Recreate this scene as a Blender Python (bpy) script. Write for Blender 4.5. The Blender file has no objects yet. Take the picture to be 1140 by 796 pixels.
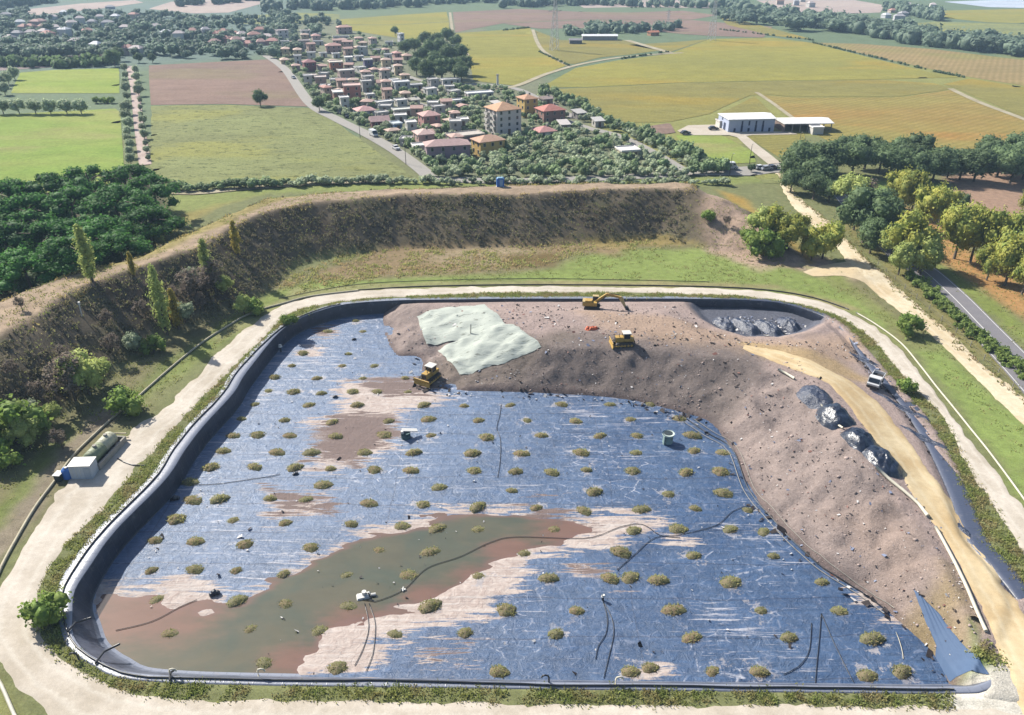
import bpy, math, random
import numpy as np
from mathutils import Vector, Matrix

S = bpy.context.scene
COL = S.collection
# ------------------------------------------------------------------ camera, world, sun, exposure
W0, H0, F = 1140.0, 796.0, 845.0
CAMZ = 70.0
TH = math.radians(28.5)
cd = bpy.data.cameras.new('camera')
cam = bpy.data.objects.new('camera', cd); COL.objects.link(cam)
cam.location = (0, 0, CAMZ); cam.rotation_euler = (math.pi/2 - TH, 0, 0)
cd.angle = 2*math.atan(570/F); cd.clip_end = 20000; cd.clip_start = 0.5
S.camera = cam
SUN_EL = math.radians(39); SUN_AZ = math.radians(-50)      # azimuth from +Y, negative = towards -X
wd = bpy.data.worlds.new('World'); S.world = wd; wd.use_nodes = True
wn = wd.node_tree
sky = wn.nodes.new('ShaderNodeTexSky'); sky.sky_type = 'NISHITA'; sky.sun_disc = False
sky.sun_elevation = SUN_EL; sky.sun_rotation = SUN_AZ; sky.dust_density = 1.5
wn.nodes['Background'].inputs[1].default_value = 0.08
wn.links.new(sky.outputs[0], wn.nodes['Background'].inputs[0])
sd_ = bpy.data.lights.new('sun', 'SUN'); sd_.energy = 4.6; sd_.angle = math.radians(0.7); sd_.color = (1, .95, .86)
sun = bpy.data.objects.new('sun', sd_); COL.objects.link(sun)
SUNV = Vector((math.sin(SUN_AZ)*math.cos(SUN_EL), math.cos(SUN_AZ)*math.cos(SUN_EL), math.sin(SUN_EL)))
sun.rotation_euler = (-SUNV).to_track_quat('-Z', 'Y').to_euler(); sun.location = (-200, 150, 300)
S.view_settings.view_transform = 'Standard'; S.view_settings.look = 'None'
S.view_settings.exposure = 1.22; S.view_settings.gamma = 1.0
S.render.engine = 'CYCLES'
try:
    S.cycles.use_denoising = True; S.cycles.max_bounces = 6; S.cycles.volume_bounces = 0
except Exception: pass

# ------------------------------------------------------------------ helpers
rng = np.random.default_rng(7)
random.seed(7)
def at(u, v, z=0.0):
    cx = (u-570)/F; cy = (v-398)/F
    dz = -math.sin(TH) - cy*math.cos(TH); dy = math.cos(TH) - cy*math.sin(TH)
    t = (z-CAMZ)/dz
    return Vector((cx*t, dy*t, z))
def mpp(u, v, z=0.0):                       # metres per photo pixel at that ground point
    cy = (v-398)/F
    return ((z-CAMZ)/(-math.sin(TH) - cy*math.cos(TH)))/F
def P2(pts, z=0.0): return np.array([tuple(at(p[0], p[1], p[2] if len(p) > 2 else z))[:2] for p in pts])
def lin(c):
    c = np.array(c, float)/255
    return np.where(c <= .04045, c/12.92, ((c+.055)/1.055)**2.4)
KEXP = 1.95
def C(r, g, b):                              # surface colour (0-255 as seen in sun) -> albedo
    c = lin((r, g, b))/KEXP; y = c @ np.array([.21, .72, .07])
    return tuple(np.clip(y+(c-y)*.97, 0, .85))
def hash2(ix, iy, s):
    n = (ix.astype(np.int64)*374761393 + iy.astype(np.int64)*668265263 + s*974711) & 0x7fffffff
    n = ((n ^ (n >> 13))*1274126177) & 0x7fffffff
    return ((n ^ (n >> 16)) & 0xffff)/65535.0
def vnoise(x, y, s=0):
    ix = np.floor(x); iy = np.floor(y); fx = x-ix; fy = y-iy
    fx = fx*fx*(3-2*fx); fy = fy*fy*(3-2*fy)
    a = hash2(ix, iy, s); b = hash2(ix+1, iy, s); c = hash2(ix, iy+1, s); d = hash2(ix+1, iy+1, s)
    return (a*(1-fx)+b*fx)*(1-fy)+(c*(1-fx)+d*fx)*fy
def fbm(x, y, sc, s=0, o=4):
    v = 0; a = 1; t = 0
    for k in range(o):
        v = v+a*(vnoise(x/sc*2**k+7.3*k, y/sc*2**k+3.1*k, s+k)-.5); t += a; a *= .5
    return v/t*2
def sdf(poly, x, y):                         # signed distance, positive inside
    poly = np.asarray(poly); x = np.asarray(x, float); y = np.asarray(y, float)
    d2 = np.full(x.shape, 1e18); ins = np.zeros(x.shape, bool)
    for (ax, ay), (bx, by) in zip(poly, np.roll(poly, -1, 0)):
        ex, ey = bx-ax, by-ay; l = ex*ex+ey*ey+1e-12
        t = np.clip(((x-ax)*ex+(y-ay)*ey)/l, 0, 1)
        d2 = np.minimum(d2, (x-ax-t*ex)**2+(y-ay-t*ey)**2)
        c = ((ay > y) != (by > y)); 
        with np.errstate(divide='ignore', invalid='ignore'):
            ins ^= c & (x < (bx-ax)*(y-ay)/(by-ay+1e-15)+ax)
    return np.where(ins, 1, -1)*np.sqrt(d2)
def sstep(a, b, x):
    t = np.clip((x-a)/(b-a), 0, 1); return t*t*(3-2*t)
def catmull(pts, step, closed=False):
    pts = [np.array(p, float) for p in pts]; n = len(pts); out = []
    segs = n if closed else n-1
    for i in range(segs):
        if closed: p0, p1, p2, p3 = pts[i-1], pts[i], pts[(i+1) % n], pts[(i+2) % n]
        else: p0, p1, p2, p3 = pts[max(i-1, 0)], pts[i], pts[i+1], pts[min(i+2, n-1)]
        m = max(1, int(np.linalg.norm(p2-p1)/step))
        for k in range(m):
            t = k/m
            out.append(.5*((2*p1)+(-p0+p2)*t+(2*p0-5*p1+4*p2-p3)*t*t+(-p0+3*p1-3*p2+p3)*t**3))
    if not closed: out.append(pts[-1])
    return np.array(out)
def resample(p, n):
    p = np.asarray(p, float); d = np.r_[0, np.cumsum(np.linalg.norm(np.diff(p, axis=0), axis=1))]
    t = np.linspace(0, d[-1], n)
    return np.stack([np.interp(t, d, p[:, k]) for k in range(p.shape[1])], 1)

# ------------------------------------------------------------------ object making
def npmesh(name, V, faces, mats=None, smooth=False):
    """V Nx3, faces: list of arrays (Nx3 / Nx4), one material index per array"""
    V = np.asarray(V, np.float32)
    me = bpy.data.meshes.new(name)
    fs = [np.asarray(f, np.int32) for f in faces]
    loops = np.concatenate([f.ravel() for f in fs]) if fs else np.zeros(0, np.int32)
    tot = np.concatenate([np.full(len(f), f.shape[1], np.int32) for f in fs])
    st = np.r_[0, np.cumsum(tot)[:-1]].astype(np.int32)
    me.vertices.add(len(V)); me.vertices.foreach_set('co', V.ravel())
    me.loops.add(len(loops)); me.loops.foreach_set('vertex_index', loops)
    me.polygons.add(len(tot)); me.polygons.foreach_set('loop_start', st); me.polygons.foreach_set('loop_total', tot)
    if mats: me.polygons.foreach_set('material_index', np.concatenate([np.full(len(f), m, np.int32) for f, m in zip(fs, mats)]))
    if smooth: me.polygons.foreach_set('use_smooth', np.ones(len(tot), bool))
    me.update(calc_edges=True); me.validate()
    return me
def setcol(me, col, name='Col'):
    a = me.attributes.new(name, 'FLOAT_COLOR', 'POINT')
    c = np.ones((len(me.vertices), 4), np.float32); c[:, :3] = col
    a.data.foreach_set('color', c.ravel())
def setf(me, v, name):
    a = me.attributes.new(name, 'FLOAT', 'POINT'); a.data.foreach_set('value', np.asarray(v, np.float32))
def link(name, me, mat=None, parent=None):
    o = bpy.data.objects.new(name, me); COL.objects.link(o)
    if mat is not None and me is not None:
        for m in (mat if isinstance(mat, (list, tuple)) else [mat]):
            me.materials.append(m)
    if parent: o.parent = parent
    return o
def tag(o, label=None, cat=None, group=None, kind=None):
    if label: o['label'] = label
    if cat: o['category'] = cat
    if group: o['group'] = group
    if kind: o['kind'] = kind
    return o
def thing(name, loc, rz, label, cat, group=None):
    o = bpy.data.objects.new(name, None); COL.objects.link(o)
    o.location = loc; o.rotation_euler = (0, 0, rz); o.empty_display_size = .5
    return tag(o, label, cat, group)
def copy_tree(o, parent=None):
    c = o.copy(); COL.objects.link(c)
    if parent: c.parent = parent
    for ch in [k for k in KIDS.get(o.name, [])]: KIDS.setdefault(c.name, []).append(copy_tree(ch, c))
    return c
KIDS = {}
class MB:
    def __init__(s): s.v = []; s.f = []; s.m = []
    def add(s, vs, fs, m=0):
        n = len(s.v); s.v += [tuple(v) for v in vs]; s.f += [tuple(i+n for i in f) for f in fs]; s.m += [m]*len(fs); return s
    def box(s, x, y, z, sx, sy, sz, rz=0, m=0, taper=1.0, R=None):
        vs = []
        for dz in (-.5, .5):
            k = taper if dz > 0 else 1
            for dx, dy in ((-.5, -.5), (.5, -.5), (.5, .5), (-.5, .5)):
                vs.append(Vector((dx*sx*k, dy*sy*k, dz*sz)))
        M = R if R is not None else Matrix.Rotation(rz, 3, 'Z')
        vs = [M @ v + Vector((x, y, z)) for v in vs]
        return s.add(vs, [(3, 2, 1, 0), (4, 5, 6, 7), (0, 1, 5, 4), (1, 2, 6, 5), (2, 3, 7, 6), (3, 0, 4, 7)], m)
    def tube(s, pts, r, n=8, m=0, cap=True):
        pts = [Vector(p) for p in pts]; k = len(pts)
        rs = r if isinstance(r, (list, tuple)) else [r]*k
        rings = []; up = Vector((0, 0, 1))
        for i, p in enumerate(pts):
            d = (pts[min(i+1, k-1)]-pts[max(i-1, 0)]).normalized()
            a = d.cross(up)
            if a.length < .05: a = d.cross(Vector((1, 0, 0)))
            a.normalize(); b = a.cross(d)
            rings.append([p+(a*math.cos(2*math.pi*j/n)+b*math.sin(2*math.pi*j/n))*rs[i] for j in range(n)])
        fs = []
        for i in range(k-1):
            for j in range(n):
                fs.append((i*n+j, i*n+(j+1) % n, (i+1)*n+(j+1) % n, (i+1)*n+j))
        if cap: fs += [tuple(range(n)), tuple(reversed(range((k-1)*n, k*n)))]
        return s.add([v for r_ in rings for v in r_], fs, m)
    def prism(s, prof, y0, y1, m=0):          # profile (x,z) extruded along y
        n = len(prof)
        vs = [(x, y0, z) for x, z in prof]+[(x, y1, z) for x, z in prof]
        fs = [tuple(range(n)), tuple(reversed(range(n, 2*n)))]+[(i, i+n, (i+1) % n+n, (i+1) % n) for i in range(n)]
        return s.add(vs, fs, m)
    def mesh(s, name, smooth=False):
        me = bpy.data.meshes.new(name); me.from_pydata(s.v, [], s.f)
        me.polygons.foreach_set('material_index', s.m)
        if smooth: me.polygons.foreach_set('use_smooth', [True]*len(s.f))
        me.update(); return me
    def build(s, name, mat, parent=None, smooth=False):
        o = link(name, s.mesh(name, smooth), mat, parent)
        if parent: KIDS.setdefault(parent.name, []).append(o)
        return o

# ------------------------------------------------------------------ materials
class N:
    def __init__(s, name, rough=.8, spec=.3):
        s.m = bpy.data.materials.new(name); s.m.use_nodes = True; s.t = s.m.node_tree
        s.b = s.t.nodes['Principled BSDF']; s.b.inputs['Roughness'].default_value = rough
        s.b.inputs['Specular IOR Level'].default_value = spec
        s._p = None
    def n(s, t, **k):
        q = s.t.nodes.new(t)
        for a, b in k.items(): setattr(q, a, b)
        return q
    def L(s, a, b): s.t.links.new(a, b)
    def put(s, sock, v):
        if isinstance(v, bpy.types.NodeSocket): s.L(v, sock)
        elif isinstance(v, (tuple, list)): sock.default_value = (*v, 1) if len(v) == 3 and sock.type == 'RGBA' else v
        else: sock.default_value = v
    def pos(s):
        if not s._p: s._p = s.n('ShaderNodeNewGeometry').outputs['Position']
        return s._p
    def obj(s): return s.n('ShaderNodeTexCoord').outputs['Object']
    def vec(s, v, scale=(1, 1, 1), rz=0):
        q = s.n('ShaderNodeMapping'); q.inputs['Scale'].default_value = scale; q.inputs['Rotation'].default_value = (0, 0, rz)
        s.L(v, q.inputs['Vector']); return q.outputs[0]
    def noise(s, scale, vec=None, detail=4, rough=.6, dist=0):
        q = s.n('ShaderNodeTexNoise'); s.L(vec if vec is not None else s.pos(), q.inputs['Vector'])
        q.inputs['Scale'].default_value = scale; q.inputs['Detail'].default_value = detail
        q.inputs['Roughness'].default_value = rough; q.inputs['Distortion'].default_value = dist
        return q.outputs['Fac']
    def attr(s, name, col=True):
        q = s.n('ShaderNodeAttribute', attribute_name=name); return q.outputs['Color' if col else 'Fac']
    def mix(s, fac, a, b, mode='MIX'):
        q = s.n('ShaderNodeMix', data_type='RGBA', blend_type=mode)
        s.put(q.inputs[0], fac); s.put(q.inputs[6], a); s.put(q.inputs[7], b); return q.outputs[2]
    def math(s, op, a, b=0.0, clamp=False):
        q = s.n('ShaderNodeMath', operation=op, use_clamp=clamp); s.put(q.inputs[0], a); s.put(q.inputs[1], b); return q.outputs[0]
    def rng(s, v, a, b, c=0., d=1., smooth=True):
        q = s.n('ShaderNodeMapRange'); q.interpolation_type = 'SMOOTHSTEP' if smooth else 'LINEAR'
        for i, x in enumerate((v, a, b, c, d)): s.put(q.inputs[i], x)
        return q.outputs[0]
    def gain(s, col, fac_sock, lo, hi):       # multiply colour by lo..hi
        g = s.rng(fac_sock, .25, .75, lo, hi, False)
        q = s.n('ShaderNodeVectorMath', operation='SCALE'); s.put(q.inputs[0], col); s.L(g, q.inputs['Scale']); return q.outputs[0]
    def bump(s, h, strength=.5, dist=.1):
        q = s.n('ShaderNodeBump'); q.inputs['Strength'].default_value = strength; q.inputs['Distance'].default_value = dist
        s.L(h, q.inputs['Height']); s.L(q.outputs[0], s.b.inputs['Normal'])
    def out(s, col): s.put(s.b.inputs['Base Color'], col); return s.m
MATS = {}
def flat(name, rgb, rough=.7, var=.18, sc=3., spec=.3, metal=0, bump=0):
    if name in MATS: return MATS[name]
    k = N(name, rough, spec); k.b.inputs['Metallic'].default_value = metal
    nn = k.noise(sc, k.obj(), 5)
    if bump: k.bump(nn, bump, .05)
    MATS[name] = k.out(k.gain(rgb, nn, 1-var, 1+var)); return MATS[name]
# ------------------------------------------------------------------ outlines (traced on the ground plane, kept as world coordinates)
RIM = [(69,660),(71,690),(76,712),(90,728),(106,738),(132,751),(190,757),(300,760),(430,762),(583,764),(760,766),(900,768),(1000,769),(1062,769),(1098,765),(1138,735),(1152,690),(1140,660),(1117,628),(1093,602),(1072,551),(1051,507),(1035,480),(1011,446),(985,418),(964,393),(945,370),(919,352),(880,339),(840,334),(760,332),(660,332),(578,332),(491,333),(438,334),(386,338),(354,346),(327,357),(301,375),(264,414),(248,438),(216,472),(193,501),(171,533),(116,588),(87,626)]
RIMW = catmull(P2(RIM), 1.0, True)
def inset(poly, d):
    p = np.asarray(poly); t = np.roll(p, -1, 0)-np.roll(p, 1, 0); t /= np.linalg.norm(t, axis=1)[:, None]+1e-9
    nrm = np.stack([-t[:, 1], t[:, 0]], 1)
    area = .5*np.sum(p[:, 0]*np.roll(p[:, 1], -1)-np.roll(p[:, 0], -1)*p[:, 1])
    if area < 0: nrm = -nrm
    for _ in range(6):
        nrm = (np.roll(nrm, 1, 0)+nrm*2+np.roll(nrm, -1, 0)); nrm /= np.linalg.norm(nrm, axis=1)[:, None]
    return p+nrm*(np.asarray(d)[:, None] if np.ndim(d) else d)
FZ = -3.0
HC = 10.0
CREST = [(-160,470),(-60,410),(0,375),(87,320),(148,299),(219,276),(269,247),(300,235),(346,226),(438,217),(580,216),(665,211),(735,209),(770,211),
         (770,204),(745,203),(580,206),(399,212),(300,221),(237,247),(158,285),(79,306),(0,336),(-60,368),(-160,420)]
CRW = P2(CREST, HC)
TAIL = [tuple(at(u, v, z)) for u, v, z in ((768,210,9.6),(800,222,8.4),(826,240,6.0),(852,262,3.4),(885,282,1.2))]
def emb(x, y):
    d = -sdf(CRW, x, y)
    w = fbm(x, y, 14, 3, 3)*1.6
    t = np.clip((d+w*np.clip(d/4, 0, 1))/15.0, 0, 1)
    h = HC*(1-t)
    for (ax, ay, az), (bx, by, bz) in zip(TAIL, TAIL[1:]):             # the ridge runs out to the right, losing height
        l = (bx-ax)**2+(by-ay)**2; q = np.clip(((x-ax)*(bx-ax)+(y-ay)*(by-ay))/l, 0, 1); zz = az+(bz-az)*q
        dd = np.hypot(x-ax-q*(bx-ax), y-ay-q*(by-ay))+w*.4
        h = np.maximum(h, zz*np.clip(1.12-dd/(zz*1.7+1.5), 0, 1))
    return h
def ground_z(x, y):
    x = np.asarray(x, float); y = np.asarray(y, float)
    h = emb(x, y)
    h = h+np.where(h > .3, fbm(x, y, 5, 11, 4)*.55*np.clip(h/2, 0, 1), 0)
    sp = at(952, 306); d2 = ((x-sp.x)/7)**2+((y-sp.y)/4.5)**2           # small spoil heap beside the dirt road
    h = h+1.1*np.exp(-d2)*(1+.4*fbm(x, y, 2, 5))
    r = np.hypot(x, y); h = h+np.clip((r-2200)/3000, 0, 1)**2*260
    return h
def gz(p): return float(ground_z(np.array([p[0]]), np.array([p[1]]))[0])
# ------------------------------------------------------------------ ground sheet
def axis(a, b, step, far_lo, far_hi):
    c = list(np.arange(a, b+1e-6, step)); s = step; v = b
    hi = []
    while v < far_hi: s *= 1.18; v += s; hi.append(v)
    s = step; v = a; lo = []
    while v > far_lo: s *= 1.18; v -= s; lo.append(v)
    return np.array(lo[::-1]+c+hi)
gx = axis(-165, 165, 1.0, -6500, 6500); gy = axis(34, 285, 1.0, -900, 6500)
GX, GY = np.meshgrid(gx, gy); GXf, GYf = GX.ravel().copy(), GY.ravel().copy()
Z = ground_z(GXf, GYf)
sr = np.full(GXf.shape, -999.)
near = (np.abs(GXf) < 110) & (GYf > 40) & (GYf < 175)
sr[near] = sdf(RIMW, GXf[near], GYf[near])
# settle the grid on the rim line, then drop the inside below the pit floor
snap = np.abs(sr) < .55; e_ = .05
ax_, ay_ = GXf[snap], GYf[snap]
g1 = (sdf(RIMW, ax_+e_, ay_)-sdf(RIMW, ax_-e_, ay_))/(2*e_); g2 = (sdf(RIMW, ax_, ay_+e_)-sdf(RIMW, ax_, ay_-e_))/(2*e_)
GXf[snap] -= (sr[snap]+.05)*g1; GYf[snap] -= (sr[snap]+.05)*g2
Z[snap] = 0.0; Z[(sr > 0) & ~snap] = FZ-5
def grid_faces(nx, ny):
    i = np.arange(nx*ny).reshape(ny, nx)
    return np.stack([i[:-1, :-1].ravel(), i[:-1, 1:].ravel(), i[1:, 1:].ravel(), i[1:, :-1].ravel()], 1)
gm = npmesh('ground', np.stack([GXf, GYf, Z], 1), [grid_faces(len(gx), len(gy))], smooth=True)
# ground colours: earth, dry grass, grass (what grows where)
gc = np.tile(np.array(C(128, 132, 88)), (len(GXf), 1))
farm = GYf > 320
gc[farm] = C(112, 130, 98)
wob = fbm(GXf, GYf, 9, 21)*2.2+fbm(GXf, GYf, 3, 22)*1.0
def paint(poly, col, soft=2.0, z=0.0, amt=1.0, wb=1.0):
    global gc
    pw = P2(poly, z)
    lo = pw.min(0)-30; hi = pw.max(0)+30
    q = (GXf > lo[0]) & (GXf < hi[0]) & (GYf > lo[1]) & (GYf < hi[1])
    a = sstep(-soft, soft, sdf(pw, GXf[q], GYf[q])+wob[q]*wb)[:, None]*amt
    gc[q] = gc[q]*(1-a)+np.array(C(*col))*a
# region inside the embankment ring
paint([(-40,560),(120,430),(200,360),(300,312),(420,280),(560,262),(700,265),(800,270),(870,285),(960,310),(1040,385),(1010,400),(930,335),(860,318),(560,312),(400,318),(300,345),(200,410),(20,600),(-60,650)], (134,128,92), 4)
paint([(300,330),(350,314),(430,309),(560,304),(620,299),(640,284),(700,277),(790,278),(860,290),(930,315),(985,352),(1000,385),(960,352),(893,330),(800,318),(560,314),(420,318),(340,328)], (140,156,84), 2.5)
paint([(230,375),(300,328),(340,324),(300,345),(250,385),(160,445),(120,470)], (134,146,80), 2)
paint([(120,470),(160,440),(230,380),(215,375),(150,430),(90,475)], (120,130,76), 2)
paint([(0,560),(60,490),(100,470),(60,530),(10,590),(-30,620),(-30,590)], (122,134,70), 2)
paint([(-40,640),(0,590),(60,505),(118,455),(128,462),(75,520),(30,585),(-10,640),(-40,680)], (150,138,118), 1.2)    # farm track along the embankment foot
paint([(560,312),(860,318),(893,328),(893,332),(860,323),(560,318),(330,330),(240,384),(240,376),(330,322),(420,316)], (150,150,100), .8)
paint([(590,312),(860,316),(960,345),(940,345),(860,320),(590,318)], (158,150,105), 1.2)
for poly in ([(440,270),(560,262),(700,270),(690,283),(640,281),(600,297),(500,305),(380,310),(360,302)],):
    paint(poly, (150,130,98), 3)
paint([(470,282),(560,274),(600,280),(590,292),(500,296)], (166,148,118), 2)
paint([(560,285),(620,282),(616,296),(570,298)], (122,104,66), 2)
paint([(800,268),(850,272),(920,288),(965,310),(940,318),(880,298),(790,280)], (180,156,138), 2)
paint([(1000,383),(1050,385),(1145,478),(1145,565),(1080,470),(1040,420)], (142,160,86), 1.5)
paint([(996,378),(1045,380),(1052,392),(1010,395)], (138,142,90), 2)
paint([(893,296),(930,300),(985,345),(1040,388),(1010,375),(960,335),(920,315)], (138,146,82), 2)
# right of the dirt road
paint([(930,250),(985,240),(1010,290),(1040,330),(1140,420),(1140,440),(1060,372),(1000,318),(960,275)], (138,132,82), 2)
paint([(985,232),(1010,250),(1060,300),(1145,360),(1145,320),(1080,280),(1040,245),(1005,225)], (190,146,92), 2.5)
paint([(1060,300),(1145,362),(1145,385),(1060,318),(1036,292)], (134,146,74), 1.5)
paint([(1050,195),(1145,185),(1145,290),(1110,255),(1060,225)], (170,140,118), 3)
paint([(940,200),(1060,205),(1060,215),(1000,215),(945,208)], (128,150,78), 2)
# embankment: scrubby faces and the bare crest
eh = emb(GXf, GYf)
w = sstep(.3, 2.2, eh+wob*.35)[:, None]
gc = gc*(1-w)+np.array(C(114, 103, 86))*w
mottle = sstep(.05, .5, fbm(GXf, GYf, 6, 41))[:, None]*w*.6
gc = gc*(1-mottle)+np.array(C(116, 112, 84))*mottle
dk = sstep(.1, .5, fbm(GXf, GYf, 9, 47))[:, None]*w*.5
gc = gc*(1-dk)+np.array(C(92, 78, 66))*dk
CT = np.array(C(178, 156, 132))
a = sstep(-1.2, 1.2, sdf(CRW, GXf, GYf)+wob*.4)[:, None]
gc = gc*(1-a)+CT*a
paint([(775,209),(800,213),(845,245),(880,275),(850,280),(818,270),(785,245)], (190,164,144), 3, 5)
paint([(60,320),(148,292),(240,255),(300,226),(340,218),(300,212),(220,240),(130,280)], (158,146,82), 1.5, 10, .8)
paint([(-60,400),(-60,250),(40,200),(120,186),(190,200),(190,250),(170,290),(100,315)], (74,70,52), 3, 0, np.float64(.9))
eh1 = eh < 1.0
gc0 = gc.copy(); paint([(640,262),(780,255),(840,262),(830,275),(760,272),(660,276)], (158,140,88), 2); gc = np.where(eh1[:, None], gc, gc0)
paint([(800,205),(830,215),(880,250),(905,285),(880,270),(840,235)], (176,146,74), 2, 2)
paint([(150,290),(190,262),(240,232),(300,214),(360,206),(330,204),(290,208),(225,226),(170,255)], (156,146,84), 2)
# lower right junction: white dust
paint([(1062,772),(1100,752),(1150,700),(1190,720),(1190,830),(1040,830)], (226,220,206), 1.0)
paint([(-10,742),(18,775),(34,800),(30,830),(-60,830),(-60,700)], (146,148,92), 1.0)
# far ground tones: settlements' gardens, meadows
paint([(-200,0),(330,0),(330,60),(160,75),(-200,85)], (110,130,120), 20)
paint([(480,200),(300,62),(330,20),(520,20),(640,110),(810,195)], (128,132,104), 5)
paint([(190,214),(480,199),(800,197),(850,196),(860,204),(560,210),(300,216),(190,240)], (140,150,84), 3)
paint([(640,100),(1200,60),(1200,160),(860,150),(760,185),(660,140)], (150,150,84), 5)
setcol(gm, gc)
k = N('ground_earth', .95, .1)
n1 = k.noise(.07, detail=5); n2 = k.noise(.6, detail=5); n3 = k.noise(4.0, detail=4, rough=.7)
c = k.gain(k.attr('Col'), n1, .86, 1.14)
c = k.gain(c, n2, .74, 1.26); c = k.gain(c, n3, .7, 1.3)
c = k.mix(k.rng(k.noise(.35, detail=6, rough=.75), .52, .66, 0, .4), c, k.mix(.5, C(165, 148, 112), c), 'MIX')
c = k.mix(k.rng(k.noise(.9, detail=6, rough=.8), .57, .68, 0, .5), c, C(70, 78, 44))
k.bump(n3, .6, .15)
ground = tag(link('ground', gm, k.out(c)), kind='structure')

# ------------------------------------------------------------------ pit: liner shelf + walls (loft) and floor
def loft(name, rings, mat, closed=True, uvlen=True):
    n = len(rings[0]); V = np.concatenate(rings); F = []
    m = n if closed else n-1
    i = np.arange(m); j = (i+1) % n
    for r in range(len(rings)-1): F.append(np.stack([i+r*n, j+r*n, j+(r+1)*n, i+(r+1)*n], 1))
    me = npmesh(name, V, F, smooth=False)
    d = np.r_[0, np.cumsum(np.linalg.norm(np.diff(rings[0][:, :2], axis=0), axis=1))]
    setf(me, np.tile(d, len(rings)), 'along'); setf(me, np.repeat(np.arange(len(rings))/(len(rings)-1), n), 'down')
    return me
def ringz(d, z, jit=0):
    p = inset(RIMW, d); 
    zz = z+(fbm(p[:, 0], p[:, 1], 3, 5)*jit if jit else 0)
    return np.c_[p, np.broadcast_to(zz, len(p))]
NEARW = sstep(74, 58, RIMW[:, 1]); BACKW = sstep(120, 150, RIMW[:, 1])
SH = 1.95*(1-BACKW)+.5*BACKW-1.45*NEARW                     # shelf width, then the run of the wall
RU = .4+2.25*NEARW-.05*BACKW
rings = [ringz(-1.0+.5*NEARW, -.12), ringz(-.8+.5*NEARW, .08), ringz(-.2, .12), ringz(SH*.5, .12, .04), ringz(SH-.04, .1, .03), ringz(SH+.04, -.06, .03)]
for t in (.2, .4, .6, .8): rings.append(ringz(SH+.1+RU*t, -.1+FZ*t, .06))
rings += [ringz(SH+RU+.1, FZ+.02), ringz(SH+RU+1.3, FZ-.15)]
k = N('liner_black_plastic', .42, .5)
al = k.attr('along', False)
seam = k.math('ABSOLUTE', k.math('SUBTRACT', k.math('FRACT', k.math('DIVIDE', al, 1.6)), .5))
seamf = k.rng(seam, .45, .5, 0, 1)
n1 = k.noise(.5, detail=5); n2 = k.noise(3, detail=5)
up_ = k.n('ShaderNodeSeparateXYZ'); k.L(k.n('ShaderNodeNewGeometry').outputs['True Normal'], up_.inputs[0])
c = k.mix(k.rng(k.math('ADD', up_.outputs[2], k.math('MULTIPLY', k.math('SUBTRACT', n1, .5), .3)), .5, .95), k.mix(k.rng(n1, .3, .75), C(36, 44, 64), C(56, 64, 86)), k.mix(k.attr('right_tone', False), C(148, 154, 170), C(82, 90, 112)))   # sunlit tone, with dust, painted where flat; shaded tone where steep
c = k.mix(k.math('MULTIPLY', seamf, .25), c, C(60, 70, 96))
c = k.mix(k.rng(k.noise(.9, detail=6, rough=.75), .55, .72, 0, .5), c, C(150, 146, 146))
k.bump(k.math('ADD', k.math('MULTIPLY', seamf, .5), k.math('MULTIPLY', n2, .8)), .4, .1)
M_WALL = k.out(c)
wmesh = loft('pit_liner_wall', rings, M_WALL); setf(wmesh, np.tile(sstep(40, 52, RIMW[:, 0])*sstep(58, 66, RIMW[:, 1]), len(rings)), 'right_tone')   # flat parts less pale along the right side
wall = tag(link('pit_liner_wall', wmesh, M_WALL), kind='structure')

FLR = inset(RIMW, SH+RU-.5)
POND = [(116,664),(98,690),(98,714),(110,738),(140,755),(196,764),(300,766),(334,756),(345,738),(362,728),(352,712),(358,703),(375,695),(400,687),(430,677),(470,672),(505,662),(528,648),(545,630),(575,622),(592,612),(640,600),(662,592),(655,580),(620,577),(570,571),(540,572),(500,578),(440,590),(400,597),(372,610),(345,625),(316,643),(280,664),(262,672),(235,676),(215,668),(190,672),(175,662),(140,664)]
PONDW = P2(POND, FZ)
bx0, by0 = FLR.min(0)-1; bx1, by1 = FLR.max(0)+1
fx = np.arange(bx0, bx1, .5); fy = np.arange(by0, by1, .5)
FX, FY = np.meshgrid(fx, fy); fxx, fyy = FX.ravel(), FY.ravel()
fin = sdf(FLR, fxx, fyy)
pd = sdf(PONDW, fxx, fyy)
def floor_z(x, y, pdv=None):
    if pdv is None: pdv = sdf(PONDW, x, y)
    streak = fbm(x*.35, y*1.4, 2.2, 31, 4)
    rel = np.where(pdv > 0, -.45*np.clip(pdv/5, 0, 1), .16*np.clip(-pdv/6, 0, 1))
    wr = fbm(x, y, 1.6, 33, 3)*.05*np.clip((-pdv)/3, 0, 1)
    return FZ+rel+streak*(.07+.10*np.exp(-(pdv/3)**2))+wr+fbm(x, y, 12, 35, 2)*.05*np.clip(-pdv/6, 0, 1)
fz = floor_z(fxx, fyy, pd)
def fzp(p): return float(floor_z(np.array([p[0]]), np.array([p[1]]))[0])
gf = grid_faces(len(fx), len(fy)); keep = fin[gf].min(1) > -.6; gf = gf[keep]
used = np.unique(gf); rm = np.full(len(fxx), -1); rm[used] = np.arange(len(used)); gf = rm[gf]
X, Y, ZZ = fxx[used], fyy[used], fz[used]
fm = npmesh('pit_floor_liner', np.stack([X, Y, ZZ], 1), [gf], smooth=True)
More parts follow.
